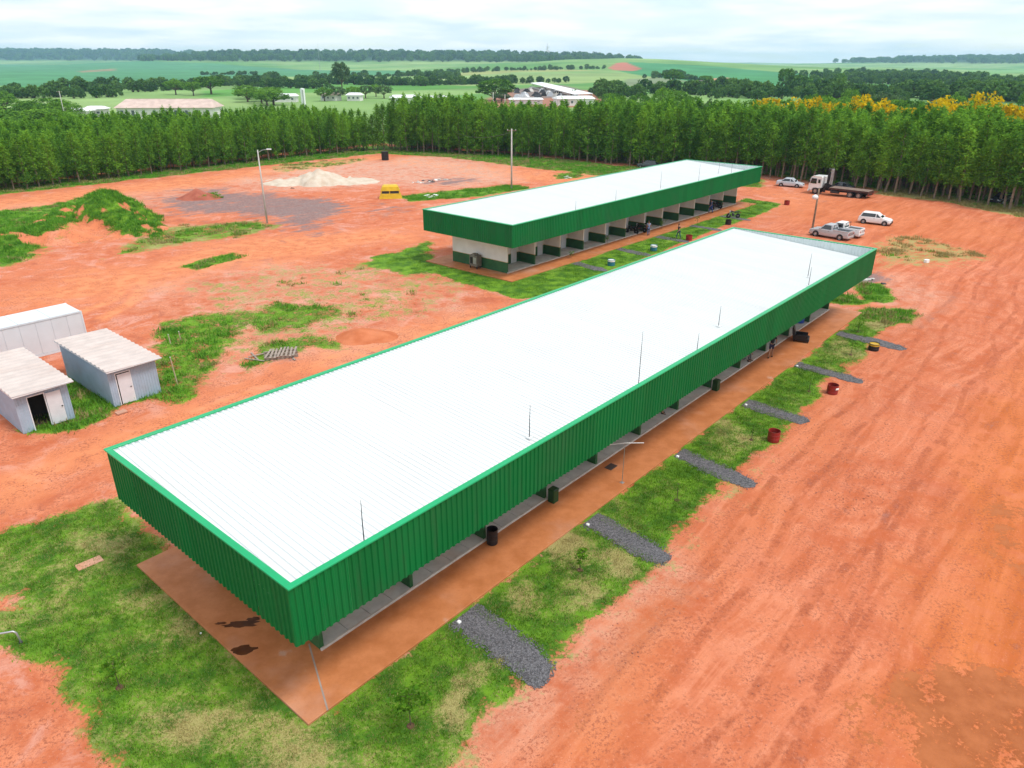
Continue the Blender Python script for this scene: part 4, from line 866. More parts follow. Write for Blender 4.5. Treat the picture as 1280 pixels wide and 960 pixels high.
drum('litter_drum', 'red half drum at the lawn edge nearest the camera', b1(27.6,-3.3), 0, 0.32, 0.62, REDB, cat='litter bin', group='half drum bins')
d_ = drum('litter_drum', 'red half drum with white mark at the end of a gravel path', b1(36.1,-3.55), 0, 0.33, 0.58, REDB, cat='litter bin', group='half drum bins')
MB().bbox(-0.12,0.12,-0.36,-0.335,0.35,0.47,0.005).build('white_mark', WS, d_); d_.rotation_euler = (0,0,0.4)
drum('litter_drum', 'dark half drum with yellow band beside the fifth gravel path', b1(45.7,-3.2), 0, 0.36, 0.5, BLACK, band=YELP, cat='litter bin', group='half drum bins')
for px, py, m, lab, bnd in ((763,331,TEAL,'teal half drum with white band left on the far lawn edge',WS),(816,312,TEAL,'teal half drum with white band in the middle of the far lawn edge',WS),(860,299,REDB,'red half drum on the far lawn edge beside the standing person',None),(909,279,BLACK,'black half drum near the parked motorcycle on the far lawn',None),(982,254,REDB,'dark red half drum alone on the dirt beyond the far lawn',None)):
    p = at(px, py); drum('litter_drum', lab, p, ground(*p), 0.38, 0.6, m, band=bnd, cat='litter bin', group='half drum bins')
drum('barrel', 'black barrel bin on the near walkway closest to the camera', b1(10.62,2.02), 0.086, 0.24, 0.72, BLACK, cat='barrel')
t = thing('swing_bin', 'dark green bin on the near walkway two bays past the black barrel', 'litter bin', (*map(float, b1(14.9,2.05)), 0.086), YAW)
MB().bbox(-0.2,0.2,-0.18,0.18,0,0.62,0.03).build('body', GRNB, t); MB().bbox(-0.215,0.215,-0.195,0.195,0.622,0.70,0.04).build('lid', GRNB, t); MB().box(-0.1,0.1,-0.199,-0.19,0.64,0.67).build('flap', BLACK, t)
t = dup(t, (*map(float, b1(31.6,2.1)), 0.086), YAW, 'dark green bin on the near walkway between the fourth and fifth gravel paths'); t['group'] = 'dark green bins'
drum('blue_drum', 'blue plastic drum on the porch at the far end of the near pavilion', b1(47.7,2.95), 0.18, 0.33, 0.75, BLUEP, lid=BLUEP)
t = thing('lounge_chair', 'black padded low chair on the near walkway by a wing wall', 'chair', (*map(float, b1(43.8,1.75)), 0.086), YAW+0.3)
MB().bbox(-0.45,0.45,-0.95,-0.05,0.12,0.34,0.05).build('seat', BLACK, t); b_ = MB().loft([[(-0.42,-0.03,0.12),(0.42,-0.03,0.12),(0.42,0.17,0.12),(-0.42,0.17,0.12)],[(-0.42,0.17,0.95),(0.42,0.17,0.95),(0.42,0.33,0.95),(-0.42,0.33,0.95)],[(-0.34,0.22,1.02),(0.34,0.22,1.02),(0.34,0.30,1.02),(-0.34,0.30,1.02)]]).build('backrest', BLACK, t)
for x in (-0.38, 0.38):
    for y in (-0.88, 0.08): MB().tube([(x,y,0),(x,y,0.12)], 0.03, 6).build('leg', DARKM, t)
for x in (-0.49, 0.455): MB().bbox(x,x+0.035,-0.8,0.05,0.2,0.55,0.01).build('armrest', BLACK, t)
# gas meter box on the far end wall
t = thing('air_unit', 'grey brown machine standing at the left end wall of the far pavilion', 'machine', (*map(float, b2(1.35, 6.1)), -0.205), YAW)
GBM = mat('grey_brown_housing', (0.16,0.14,0.11), 0.6, var=0.2)
MB().bbox(-0.35,0.35,-0.55,0.55,0.25,1.35,0.04).build('housing', GBM, t); MB().lathe([(0.32,1.36),(0.34,1.40),(0.30,1.48),(0.02,1.50)],14).build('cap', GBM, t); MB().box(-0.365,-0.352,-0.4,-0.02,0.5,1.15).build('panel', STEEL, t); MB().box(-0.365,-0.352,0.06,0.4,0.5,1.15).build('grille', BLACK, t)
for y in (-0.45,0.45):
    for x in (-0.28,0.28): MB().box(x-0.04,x+0.04,y-0.04,y+0.04,0,0.25).build('leg', DARKM, t)

# ================================================================== vehicles
TYRE = RUBBER; RIM = mat('alloy_wheel', (0.45,0.45,0.46), 0.35, 0.7); CGL = mat('tinted_car_glass', (0.015,0.02,0.026), 0.06, spec=0.9); HEAD = mat('headlamp_glass', (0.6,0.62,0.65), 0.15); TAIL = mat('tail_lamp_red', (0.35,0.01,0.01), 0.25)
def wheel(par, x, y, r, wd, rim=RIM):
    s = 1 if y > 0 else -1
    t_ = MB().disc_y(x, r, [(r*0.55,y-wd/2),(r*0.93,y-wd/2),(r,y-wd*0.35),(r,y+wd*0.35),(r*0.93,y+wd/2),(r*0.55,y+wd/2)], 18).build('wheel', TYRE, par)
    MB().disc_y(x, r, [(r*0.60,y+s*(wd/2-0.02)),(r*0.60,y+s*(wd/2+0.012)),(r*0.45,y+s*(wd/2-0.005)),(r*0.15,y+s*(wd/2+0.015)),(0.01,y+s*(wd/2+0.02))][::s], 14).build('rim', rim, t_)
def car(name, label, cat, p, head, L, W, H, paint, kind, wb, r=0.30, group=None):
    t = thing(name, label, cat, V3(p), head, group); hl = L/2; hw = W/2; zb = 0.22; belt = H*0.60
    # stations: x, half width, top
    fx = wb/2+0.02; rx = -wb/2+(0.0 if kind != 'pickup' else -0.05)
    if kind == 'pickup': st = [(-hl,0.93,belt*0.98),(-hl+0.05,0.98,belt),(-0.35,1.0,belt),(0.6,1.0,belt+0.02),(1.25,0.98,belt+0.0),(hl-0.25,0.93,belt-0.10),(hl-0.04,0.86,belt-0.22),(hl,0.80,belt-0.34)]
    elif kind == 'sedan': st = [(-hl,0.82,belt-0.08),(-hl+0.08,0.90,belt+0.05),(-hl+0.85,0.97,belt+0.09),(-0.4,1.0,belt+0.05),(0.75,1.0,belt+0.02),(1.15,0.97,belt-0.02),(hl-0.3,0.91,belt-0.14),(hl-0.06,0.82,belt-0.24),(hl,0.74,belt-0.34)]
    else: st = [(-hl,0.84,belt-0.05),(-hl+0.07,0.92,belt+0.04),(-hl+0.5,0.97,belt+0.05),(0.0,1.0,belt+0.04),(0.7,1.0,belt+0.02),(1.05,0.97,belt),(hl-0.25,0.90,belt-0.12),(hl-0.05,0.82,belt-0.22),(hl,0.75,belt-0.32)]
    rings = []
    for x, k, zt_ in st:
        w_ = hw*k; b0 = zb+(0.06 if abs(x) > hl-0.1 else 0)
        rings.append([(x,-w_*0.90,b0),(x,-w_*0.985,b0+0.10),(x,-w_,zt_*0.62),(x,-w_*0.965,zt_-0.06),(x,-w_*0.90,zt_),(x,w_*0.90,zt_),(x,w_*0.965,zt_-0.06),(x,w_,zt_*0.62),(x,w_*0.985,b0+0.10),(x,w_*0.90,b0)])
    MB().loft(rings).build('body', paint, t)
    if kind == 'pickup': xa, xb, xc, xd = -0.45, -0.30, 0.55, 1.22
    elif kind == 'sedan': xa, xb, xc, xd = -hl+0.62, -0.85, 0.30, 1.05
    else: xa, xb, xc, xd = -hl+0.10, -hl+0.42, 0.18, 0.98
    z0, z1 = belt-0.02, H; wb_, wt = hw*0.93, hw*0.74
    q = MB().loft([[(xa,-wb_,z0),(xd,-wb_,z0),(xd,wb_,z0),(xa,wb_,z0)],[(xb-0.03,-wt-0.03,z1-0.05),(xc+0.05,-wt-0.03,z1-0.05),(xc+0.05,wt+0.03,z1-0.05),(xb-0.03,wt+0.03,z1-0.05)],[(xb+0.06,-wt+0.06,z1),(xc-0.06,-wt+0.06,z1),(xc-0.06,wt-0.06,z1),(xb+0.06,wt-0.06,z1)]]); cb = q.build('cabin', paint, t)
    zA, zB = belt+0.06, z1-0.10; f = lambda z: (z-z0)/(z1-0.05-z0)
    X = lambda a, b_, z: a+(b_-a)*f(z); Wd = lambda z: wb_+(wt+0.03-wb_)*f(z)
    def pane(nm, pts, off):
        o_ = Vector(off); MB().loft([[tuple(Vector(p_)-o_*0.3) for p_ in pts],[tuple(Vector(p_)+o_) for p_ in pts]]).build(nm, CGL, cb)
    for s in (-1, 1):
        split = [0.10] if kind != 'pickup' else []
        edges = [X(xa, xb, zA)+0.14]+[v for e in split for v in (e-0.05, e+0.05)]+[X(xd, xc, zA)-0.16]
        edt = [X(xa, xb, zB)+0.10]+[v for e in split for v in (e-0.05, e+0.05)]+[X(xd, xc, zB)-0.08]
        for i in range(0, len(edges), 2): pane('side_window', [(edges[i],s*Wd(zA),zA),(edges[i+1],s*Wd(zA),zA),(edt[i+1],s*Wd(zB),zB),(edt[i],s*Wd(zB),zB)], (0, s*0.012, 0.002))
    pane('windscreen', [(X(xd,xc,zA),-Wd(zA)+0.1,zA),(X(xd,xc,zA),Wd(zA)-0.1,zA),(X(xd,xc,zB),Wd(zB)-0.08,zB),(X(xd,xc,zB),-Wd(zB)+0.08,zB)], (0.012,0,0.008))
    pane('rear_window', [(X(xa,xb,zA),Wd(zA)-0.12,zA),(X(xa,xb,zA),-Wd(zA)+0.12,zA),(X(xa,xb,zB),-Wd(zB)+0.1,zB),(X(xa,xb,zB),Wd(zB)-0.1,zB)], (-0.012,0,0.004))
    if kind == 'pickup':
        MB().box(-hl+0.07,-0.52,-hw+0.16,hw-0.16,belt+0.001,belt+0.012).build('load_bed', DARKM, t)
        for y0 in (-hw+0.05, hw-0.15): MB().bbox(-hl+0.04,-0.5,y0,y0+0.10,belt+0.0,belt+0.14,0.02).build('bed_side', paint, t)
        MB().bbox(-hl+0.0,-hl+0.07,-hw+0.155,hw-0.155,belt*0.62,belt+0.14,0.015).build('tailgate', paint, t)
        MB().tube([(-0.58,-hw+0.12,belt+0.1),(-0.55,-hw+0.2,H-0.02),(-0.55,hw-0.2,H-0.02),(-0.58,hw-0.12,belt+0.1)], 0.035, 6).build('roll_bar', DARKM, t)
    for x in (wb/2, -wb/2):
        for s in (-1, 1):
            MB().disc_y(x, r, [(r*1.17,s*(hw-0.06)),(r*1.17,s*(hw+0.004)),(0.02,s*(hw+0.004))][::1 if s > 0 else -1], 18).build('wheel_arch', BLACK, t)
            wheel(t, x, s*(hw-0.06), r, 0.19)
    for s in (-1, 1):
        MB().bbox(hl-0.17,hl-0.02,s*hw*0.58-0.17,s*hw*0.58+0.17,belt-0.33,belt-0.20,0.03).build('headlight', HEAD, t)
        MB().bbox(-hl-0.012,-hl+0.1,s*hw*0.72-0.10,s*hw*0.72+0.10,belt-0.27,belt-0.06,0.02).build('tail_light', TAIL, t)
        MB().bbox(xd-0.28,xd-0.10,s*(hw+0.07)-0.08,s*(hw+0.07)+0.08,belt+0.02,belt+0.16,0.03).build('mirror', paint, t)
        for x in ((0.0,) if kind != 'sedan' else (0.02,-0.95)): MB().box(x-0.11,x+0.03,s*(hw+0.006)-0.012,s*(hw+0.006)+0.012,belt-0.13,belt-0.10).build('door_handle', DARKM, t)
    MB().bbox(hl-0.10,hl+0.04,-hw*0.80,hw*0.80,0.24,0.46,0.04).build('front_bumper', paint if kind == 'sedan' else BLACK, t); MB().bbox(-hl-0.04,-hl+0.10,-hw*0.84,hw*0.84,0.28,0.48,0.04).build('rear_bumper', paint if kind != 'pickup' else STEEL, t)
    MB().box(hl+0.0,hl+0.012,-0.35,0.35,0.50,0.60).build('grille', BLACK, t)
    return t
def centre(rear, front, half):
    rear, front = np.array(rear), np.array(front); d = (front-rear)/np.linalg.norm(front-rear); n = np.array([-d[1], d[0]]); 
    if n@((rear+front)/2) < 0: n = -n
    return (rear+front)/2+n*half, math.atan2(d[1], d[0])
WHT = mat('white_car_paint', (0.80,0.80,0.80), 0.25, var=0.02, spec=0.5, dirt=0.04); SIL = mat('silver_car_paint', (0.50,0.51,0.54), 0.28, 0.3, var=0.03, dirt=0.06); SILB = mat('pale_silver_car_paint', (0.60,0.64,0.70), 0.25, 0.2, var=0.03); DRK = mat('dark_car_paint', (0.03,0.035,0.045), 0.2, spec=0.7)
c, h = centre((45.07,93.73),(47.15,92.19),0.75); car('hatchback', 'white hatchback parked alone on the red dirt yard', 'car', c, h, 3.9, 1.64, 1.45, WHT, 'hatch', 2.5, 0.29)
c, h = centre((45.4,125.98),(47.71,124.47),0.75); car('sedan', 'pale silver sedan parked nose to the flatbed truck', 'car', c, h, 4.35, 1.7, 1.42, SILB, 'sedan', 2.6, 0.30)
c, h = centre((38.06,83.97),(36.09,86.14),0.8); car('pickup_truck', 'silver pickup parked beside the street lamp nearer the camera', 'pickup', c, h, 4.75, 1.74, 1.58, SIL, 'pickup', 2.93, 0.33)
d_ = np.array([math.cos(h), math.sin(h)]); n_ = np.array([d_[1], -d_[0]]); n_ = n_ if n_[1] > 0 else -n_
car('pickup_truck', 'white pickup parked just behind the silver pickup', 'pickup', c+n_*2.15-d_*0.35, h+0.04, 4.6, 1.7, 1.6, WHT, 'pickup', 2.85, 0.33)
car('parked_car', 'dark car half hidden in the trees at the right edge', 'car', at(1250,250), R(-150), 4.0, 1.65, 1.45, DRK, 'hatch', 2.5)
car('parked_car', 'dark car in the shade between the flatbed truck and trees', 'car', np.array([53.6,121.5]), R(140), 4.2, 1.68, 1.45, DRK, 'sedan', 2.55)
car('parked_car', 'dark grey car just showing above the far pavilion roof', 'car', at(808,209), R(150), 4.1, 1.66, 1.5, mat('grey_car_paint', (0.10,0.11,0.12), 0.25, 0.3), 'hatch', 2.5)
# flatbed truck with folded crane
def truck():
    f_, r_ = np.array((47.82,118.65)), np.array((52.66,113.98)); c, h = centre(r_, f_, 1.15); t = thing('flatbed_truck', 'white cab flatbed truck with black folded crane parked along the trees', 'truck', V3(c), h); wb = 6.4; fx, rx = 2.75, -2.7
    RUST = mat('rusty_red_steel', (0.07,0.03,0.022), 0.8, var=0.3); PLK = mat('dusty_deck_boards', (0.22,0.15,0.12), 0.85, var=0.2)
    cab = MB(); w_ = 1.2
    prof = [(3.9,0.55),(3.95,1.5),(3.70,2.55),(3.5,2.72),(2.1,2.75),(2.0,2.6),(2.0,1.0),(2.25,1.0),(2.35,0.95),(3.15,0.95),(3.3,0.7),(3.35,0.55)]
    cab.loft([[(x,-w_*0.94,z) for x, z in prof],[(x,-w_,z) for x, z in prof],[(x,w_,z) for x, z in prof],[(x,w_*0.94,z) for x, z in prof]]); cb = cab.build('cab', WHT, t)
    MB().loft([[(3.94,-1.02,1.58),(3.94,1.02,1.58),(3.74,0.98,2.42),(3.74,-0.98,2.42)],[(3.97,-1.02,1.58),(3.97,1.02,1.58),(3.77,0.98,2.42),(3.77,-0.98,2.42)]]).build('windscreen', CGL, cb)
    for s in (-1,1):
        MB().prism([(2.75,1.62),(3.7,1.62),(3.58,2.4),(2.75,2.4)], s*1.2, s*1.215).build('side_window', CGL, cb); MB().prism([(2.15,1.75),(2.5,1.75),(2.5,2.3),(2.15,2.3)], s*1.2, s*1.215).build('side_window', CGL, cb)
        MB().bbox(3.75,3.95,s*1.36-0.1,s*1.36+0.1,1.7,2.2,0.04).build('mirror', BLACK, cb); MB().bbox(3.8,3.97,s*0.85-0.2,s*0.85+0.2,0.72,0.92,0.04).build('headlight', HEAD, t)
    MB().bbox(3.80,4.02,-1.2,1.2,0.38,0.70,0.04).build('front_bumper', WHT, t); MB().box(3.955,3.975,-0.7,0.7,0.95,1.35).build('grille', BLACK, t)
    for y in (-0.45,0.35): MB().box(-5.1,2.6,y,y+0.1,0.62,0.88).build('chassis_rail', BLACK, t)
    for x, ys in ((fx,(-1.05,1.05)),(rx,(-1.0,1.0)),(rx-1.3,(-1.0,1.0))):
        for y in ys: wheel(t, x, y, 0.50, 0.30 if x > 0 else 0.5, mat('dusty_truck_rim', (0.36,0.27,0.23), 0.6))
        MB().tube([(x,-0.9,0.5),(x,0.9,0.5)], 0.08, 6).build('axle', DARKM, t)
    n = 9; pw = 2.44/n
    for k in range(n): MB().box(-5.3,0.65,-1.22+k*pw+0.006,-1.22+(k+1)*pw-0.006,1.18,1.24).build('deck_board', PLK, t)
    for x in np.linspace(-5.2,0.5,9): MB().box(x-0.04,x+0.04,-1.2,1.2,0.98,1.178).build('cross_member', RUST, t)
    for y in (-1.25,1.225): MB().box(-5.3,0.65,y,y+0.025,0.98,1.26).build('side_rail', RUST, t)
    MB().box(-5.36,-5.305,-1.25,1.25,0.55,1.22).build('tail_frame', RUST, t)
    for y in (-0.9,0.9): MB().bbox(-5.39,-5.362,y-0.2,y+0.2,0.65,0.8,0.01).build('tail_light', TAIL, t)
    for s in (-1,1): MB().tube([(-0.9,s*0.85,0.66),(0.4,s*0.85,0.66)], 0.26, 12).build('fuel_tank', DARKM, t)
    cr = MB().bbox(0.95,1.75,-0.5,0.5,0.88,1.7,0.05).build('crane_base', BLACK, t)
    MB().bbox(1.15,1.55,-0.22,0.22,1.70,3.45,0.04).build('crane_column', BLACK, cr); MB().bbox(0.72,1.12,-0.2,0.2,1.55,3.95,0.05).build('crane_boom', STEEL, cr); MB().tube([(1.0,0.35,1.7),(0.8,0.35,3.4)], 0.08, 8).build('hydraulic_ram', STEEL, cr)
    MB().bbox(0.75,1.55,-0.18,0.18,3.62,3.98,0.06).build('boom_joint', DARKM, cr)
    for s in (-1,1): MB().bbox(1.2,1.5,s*1.1-0.12,s*1.1+0.12,0.45,1.5,0.03).build('outrigger', BLACK, cr)
    return t
truck()
# motorcycles
def motorcycle(label, p, z, h, paint, group):
    t = thing('motorcycle', label, 'motorcycle', (float(p[0]), float(p[1]), z), h, group)
    for x in (0.64,-0.62):
        w_ = MB().disc_y(x, 0.31, [(0.24,-0.05),(0.29,-0.055),(0.31,-0.03),(0.31,0.03),(0.29,0.055),(0.24,0.05)], 20).build('wheel', TYRE, t); MB().disc_y(x, 0.31, [(0.22,-0.02),(0.235,-0.02),(0.235,0.02),(0.22,0.02)], 18).build('rim', RIM, w_); MB().disc_y(x, 0.31, [(0.06,-0.06),(0.06,0.06)], 10).build('hub', STEEL, w_)
        for k in range(6): a = k*math.pi/3; MB().tube([(x,0,0.31),(x+0.23*math.cos(a),0,0.31+0.23*math.sin(a))], 0.008, 3, False).build('spoke', STEEL, w_)
    MB().tube([(0.45,0,0.85),(0.05,0,0.42),(-0.25,0,0.38),(-0.35,0,0.72),(0.40,0,0.80)], 0.028, 6).build('frame', DARKM, t)
    for s in (-0.07,0.07): MB().tube([(0.64,s,0.31),(0.42,s,0.98)], 0.024, 6).build('fork', STEEL, t); MB().tube([(-0.62,s,0.31),(-0.12,s,0.40)], 0.025, 6).build('swing_arm', DARKM, t)
    MB().loft([[(0.42,-0.07,0.80),(0.42,0.07,0.80),(0.42,0.05,0.92),(0.42,-0.05,0.92)],[(0.22,-0.14,0.76),(0.22,0.14,0.76),(0.22,0.10,0.99),(0.22,-0.10,0.99)],[(-0.02,-0.10,0.76),(-0.02,0.10,0.76),(-0.02,0.07,0.90),(-0.02,-0.07,0.90)]]).build('fuel_tank', paint, t)
    MB().loft([[(0.0,-0.10,0.77),(0.0,0.10,0.77),(0.0,0.08,0.87),(0.0,-0.08,0.87)],[(-0.35,-0.13,0.78),(-0.35,0.13,0.78),(-0.35,0.11,0.87),(-0.35,-0.11,0.87)],[(-0.78,-0.09,0.84),(-0.78,0.09,0.84),(-0.78,0.07,0.92),(-0.78,-0.07,0.92)]]).build('seat', BLACK, t)
    MB().bbox(-0.12,0.22,-0.12,0.12,0.32,0.68,0.05).build('engine', DARKM, t); MB().tube([(0.1,-0.14,0.4),(-0.2,-0.17,0.32),(-0.75,-0.19,0.42)], [0.025,0.03,0.05], 8).build('exhaust', STEEL, t)
    MB().tube([(0.28,-0.36,1.02),(0.40,-0.18,1.06),(0.42,0.18,1.06),(0.28,0.36,1.02)], 0.016, 6).build('handlebar', DARKM, t); MB().disc_y(0,0,[(0.01,0),(0.02,0.01)],4) ; MB().bbox(0.46,0.58,-0.09,0.09,0.85,1.02,0.04).build('headlight', HEAD, t)
    MB().loft([[(x,-0.06,z_),(x,0.06,z_),(x,0.06,z_+0.015),(x,-0.06,z_+0.015)] for x, z_ in ((0.38,0.60),(0.62,0.68),(0.92,0.52))]).build('mudguard', paint, t); MB().loft([[(x,-0.07,z_),(x,0.07,z_),(x,0.07,z_+0.015),(x,-0.07,z_+0.015)] for x, z_ in ((-0.4,0.72),(-0.7,0.78),(-0.98,0.62))]).build('mudguard', paint, t); MB().bbox(-0.98,-0.9,-0.07,0.07,0.72,0.8,0.02).build('tail_light', TAIL, t)
    MB().tube([(-0.05,0.1,0.4),(0.0,0.3,0.0)], 0.012, 5).build('side_stand', DARKM, t)
    return t
MBLK = mat('black_motorcycle_paint', (0.012,0.012,0.014), 0.2, spec=0.7); MBLU = mat('blue_motorcycle_paint', (0.015,0.05,0.22), 0.25, spec=0.6); MRED = mat('red_motorcycle_paint', (0.25,0.015,0.012), 0.25)
p = at(915,271); motorcycle('black motorcycle parked on the lawn end of the far pavilion', p, ground(*p), YAW+2.3, MBLK, 'parked motorcycles')
for i, (px, py, z, a, m, lab) in enumerate(((788,292,0,1.75,MBLK,'black motorcycle left of the pair parked under the far eave'),(799,290,0,1.6,MBLK,'black motorcycle right of the pair parked under the far eave'),(884,263,0,2.6,MBLU,'blue motorcycle parked under the far eave near its right end'),(893,260,0,1.8,MBLK,'black motorcycle behind the blue one under the far eave'),(889,258,0,1.5,MBLK,'black motorcycle deepest in the group at the right end of the far eave'),(803,287,0,1.5,MRED,'dark motorcycle against the wall behind the pair under the far eave'))):
    p = at(px, py); motorcycle(lab, p, -0.204, YAW+a, m, 'parked motorcycles')

# ================================================================== earth mounds and sand
def heap(name, label, cat, bumps, seed, soil, gfun, nz=0.35, fm=0.5):
    """heaped earth as a height field; bumps = (x, y, radius, height)"""
    bx = np.array(bumps); x0, y0 = (bx[:, 0]-bx[:, 2]*1.3).min(), (bx[:, 1]-bx[:, 2]*1.3).min(); x1, y1 = (bx[:, 0]+bx[:, 2]*1.3).max(), (bx[:, 1]+bx[:, 2]*1.3).max()
    nx, ny = int((x1-x0)/0.22), int((y1-y0)/0.22); X, Y = np.meshgrid(np.linspace(x0, x1, nx), np.linspace(y0, y1, ny)); H = np.full(X.shape, -0.3)
    for (cx, cy_, r, h) in bumps:
        d = np.hypot(X-cx, Y-cy_)/r*(1+nz*(fbm(X/2.6, Y/2.6, seed)-0.5)*1.6); H = np.maximum(H, h*np.clip(1-d, -0.3, 1)**1 if soil else h*(np.cos(np.clip(d, 0, 1)*math.pi)*0.5+0.5)-0.12*sstep(0.85, 1.05, d))
    H += (fbm(X/0.9, Y/0.9, seed+3)-0.5)*nz*0.55*np.clip(H, 0, 1); H = np.maximum(H, -0.12); Z = terrain(X, Y)+H
    cx, cy_ = X.mean(), Y.mean(); gz = ground(cx, cy_); idx = np.arange(nx*ny).reshape(ny, nx); q = np.stack([idx[:-1, :-1], idx[:-1, 1:], idx[1:, 1:], idx[1:, :-1]], -1).reshape(-1, 4)
    keep = (H.ravel()[q] > -0.1).any(1); me = npmesh(name, np.c_[X.ravel()-cx, Y.ravel()-cy_, Z.ravel()-gz], q[keep], [GROUND_MAT if soil is None else soil], smooth=True)
    g, dry, pale, grey = gfun(X.ravel(), Y.ravel(), H.ravel())
    for nm, c4 in (('ma', np.c_[g, dry, pale, grey]), ('mb', np.c_[np.full(g.size, fm), np.zeros(g.size), np.zeros(g.size), np.zeros(g.size)]), ('field', np.ones((g.size, 4)))):
        a = me.color_attributes.new(nm, 'FLOAT_COLOR', 'POINT'); a.data.foreach_set('color', c4.astype(np.float32).ravel())
    o = link(name, me, None, None, (cx, cy_, gz)); tag(o, label, cat); return X.ravel(), Y.ravel(), Z.ravel(), H.ravel(), g
pk = at(125,290); p2 = at(60,300); p3 = at(165,292); p4 = at(0,312)
def gm(X, Y, H):
    n = fbm(X/2.4, Y/2.4, 12); g = np.clip((n-0.36)*5+0.45*np.clip(H/2, 0, 1), 0, 1)*0.95; front = np.clip((pk[1]-1.6-Y)/1.5, 0, 1)*np.clip(1-np.abs(X-pk[0]-1)/5, 0, 1); return np.clip(g-0.9*front, 0, 1), np.full(X.shape, 0.05), np.zeros(X.shape), np.zeros(X.shape)
X, Y, Z, H, g = heap('earth_mound', 'large red earth mound overgrown with bright green weeds on the left', 'mound', [(pk[0],pk[1]+2.4,7.0,4.3),(pk[0]-4,pk[1]+1.6,6.0,2.6),(p2[0],p2[1]+1,7.0,2.0),(p3[0],p3[1],4.5,1.3),(p4[0],p4[1],6,1.6)], 4, None, gm, 0.6)
sel = (g > 0.45) & (H > 0.05) & (rng.random(len(X)) < 0.30)
scatter('mound_weeds', np.c_[X[sel]+rng.normal(0,.08,sel.sum()), Y[sel], Z[sel]-0.02], [tuft_mesh(k+60, 26, 0.34, 0.2, WEED) for k in range(3)], rng.uniform(0.6, 1.3, sel.sum()), rng.uniform(0, 6.28, sel.sum()), 'weeds covering the red earth mound')
def sand_mat(nm, c0, c1):
    t = NT(nm); c = t.mix(t.ss(t.noise(0.8, detail=6), 0.3, 0.7), c0, c1); return t.done(t.bsdf(c, 0.95, spec=0.1, normal=t.bump(t.noise(6, detail=5), 0.5, 0.06)))
zero = lambda X, Y, H: (np.zeros(X.shape),)*4
sp = at(395,232); heap('sand_pile', 'pale heap of sand behind the grey gravel patch', 'sand pile', [(sp[0],sp[1]+1.5,4.6,2.5),(sp[0]-1.6,sp[1]+2.2,3.6,1.9),(sp[0]-4.0,sp[1]+1.2,3.6,1.1),(sp[0]+2.6,sp[1]+2.4,3.4,1.2),(sp[0]+5.4,sp[1]+3,3.6,0.7),(sp[0]-7,sp[1]+1.6,3.0,0.6)], 8, sand_mat('pale_sand', (0.50,0.40,0.31), (0.60,0.52,0.43)), zero, 0.75)
sp = at(243,251); heap('soil_pile', 'dark red heap of soil beside the grey gravel patch', 'soil pile', [(sp[0],sp[1]+0.8,2.6,1.5),(sp[0]+1.7,sp[1]+0.6,2.0,0.9),(sp[0]-1.5,sp[1]+0.6,1.6,0.6)], 9, sand_mat('dark_red_soil', (0.30,0.085,0.055), (0.40,0.13,0.085)), zero, 0.3)
sp = at(450,424); heap('soil_pile', 'low orange heap of soil behind the near pavilion roof', 'soil pile', [(sp[0],sp[1]+0.4,1.8,0.7),(sp[0]+1.5,sp[1]+0.3,1.3,0.45)], 10, sand_mat('orange_soil', (0.45,0.125,0.05), (0.56,0.19,0.09)), zero, 0.3)
x_, y_ = at(258,250); n = 120; q = np.c_[x_+rng.normal(0,1.0,n), y_+rng.normal(0.3,0.6,n)]; scatter('pile_weeds', np.c_[q, terrain(q[:, 0], q[:, 1])+0.45*np.exp(-((q[:, 0]-x_)/1.6)**2)], [tuft_mesh(80, 26, 0.34, 0.2, WEED)], rng.uniform(0.5, 1.0, n), rng.uniform(0, 6, n), 'weeds growing on the right side of the dark red soil pile')

# ================================================================== yard clutter
YEL = mat('yellow_machine_paint', (0.62,0.40,0.012), 0.45, var=0.12, scale=1.5, dirt=0.2)
p = at(487,248); t = thing('yellow_hopper', 'yellow steel hopper machine standing on weeds behind the far pavilion', 'machine', V3(p), 0.15)
def frus(x0, y0, z0, x1, y1, z1): return [[(-x0,-y0,z0),(x0,-y0,z0),(x0,y0,z0),(-x0,y0,z0)],[(-x1,-y1,z1),(x1,-y1,z1),(x1,y1,z1),(-x1,y1,z1)]]
MB().loft(frus(1.75,1.1,0.0,1.45,0.95,0.75)).build('skirt', YEL, t); MB().loft(frus(1.3,0.85,0.752,1.25,0.8,1.15)).build('dark_gap', DARKM, t); MB().loft([*frus(1.45,0.95,1.152,1.2,0.8,1.75),*frus(0.95,0.6,1.95,0.9,0.55,1.97)]).build('hood', YEL, t)  # dark gap under the hood: a solid block, its darkness put into the colour
for x in (-1.36,-0.1,1.36): MB().box(x-0.06,x+0.06,-0.92,-0.87,0.7,1.2).build('post', YEL, t)
p = at(480,201); drum('water_tank', 'dark round tank standing alone by the back road', p, ground(*p), 0.75, 1.7, BLACK, cat='tank', lid=BLACK)
def rubble(name, label, cat, p, n, spread, size, mats_, seed):
    r = random.Random(seed); t = thing(name, label, cat, V3(p), r.uniform(0, 3))
    for k in range(n):
        s = size*r.uniform(0.5, 1.3); m = mats_[k % len(mats_)]; o = MB().bbox(-s*0.5,s*0.5,-s*0.3,s*0.3,-0.03,s*r.uniform(0.1,0.25),0.02*s).build('fragment', m, t, (r.gauss(0, spread), r.gauss(0, spread*0.5), 0.0), r.uniform(0, 6)); o.rotation_euler = (r.uniform(-.15,.15), r.uniform(-.15,.15), r.uniform(0, 6))
rubble('rubble_heap', 'scattered grey and white rubble in the yard right of the yellow hopper', 'rubble', at(535,227), 16, 1.7, 0.6, [CONC, WS, DARKM], 3)
rubble('rubble_heap', 'white rubble on weeds between the yellow hopper and far pavilion', 'rubble', at(543,246), 9, 1.2, 0.7, [WS, CONC], 4)
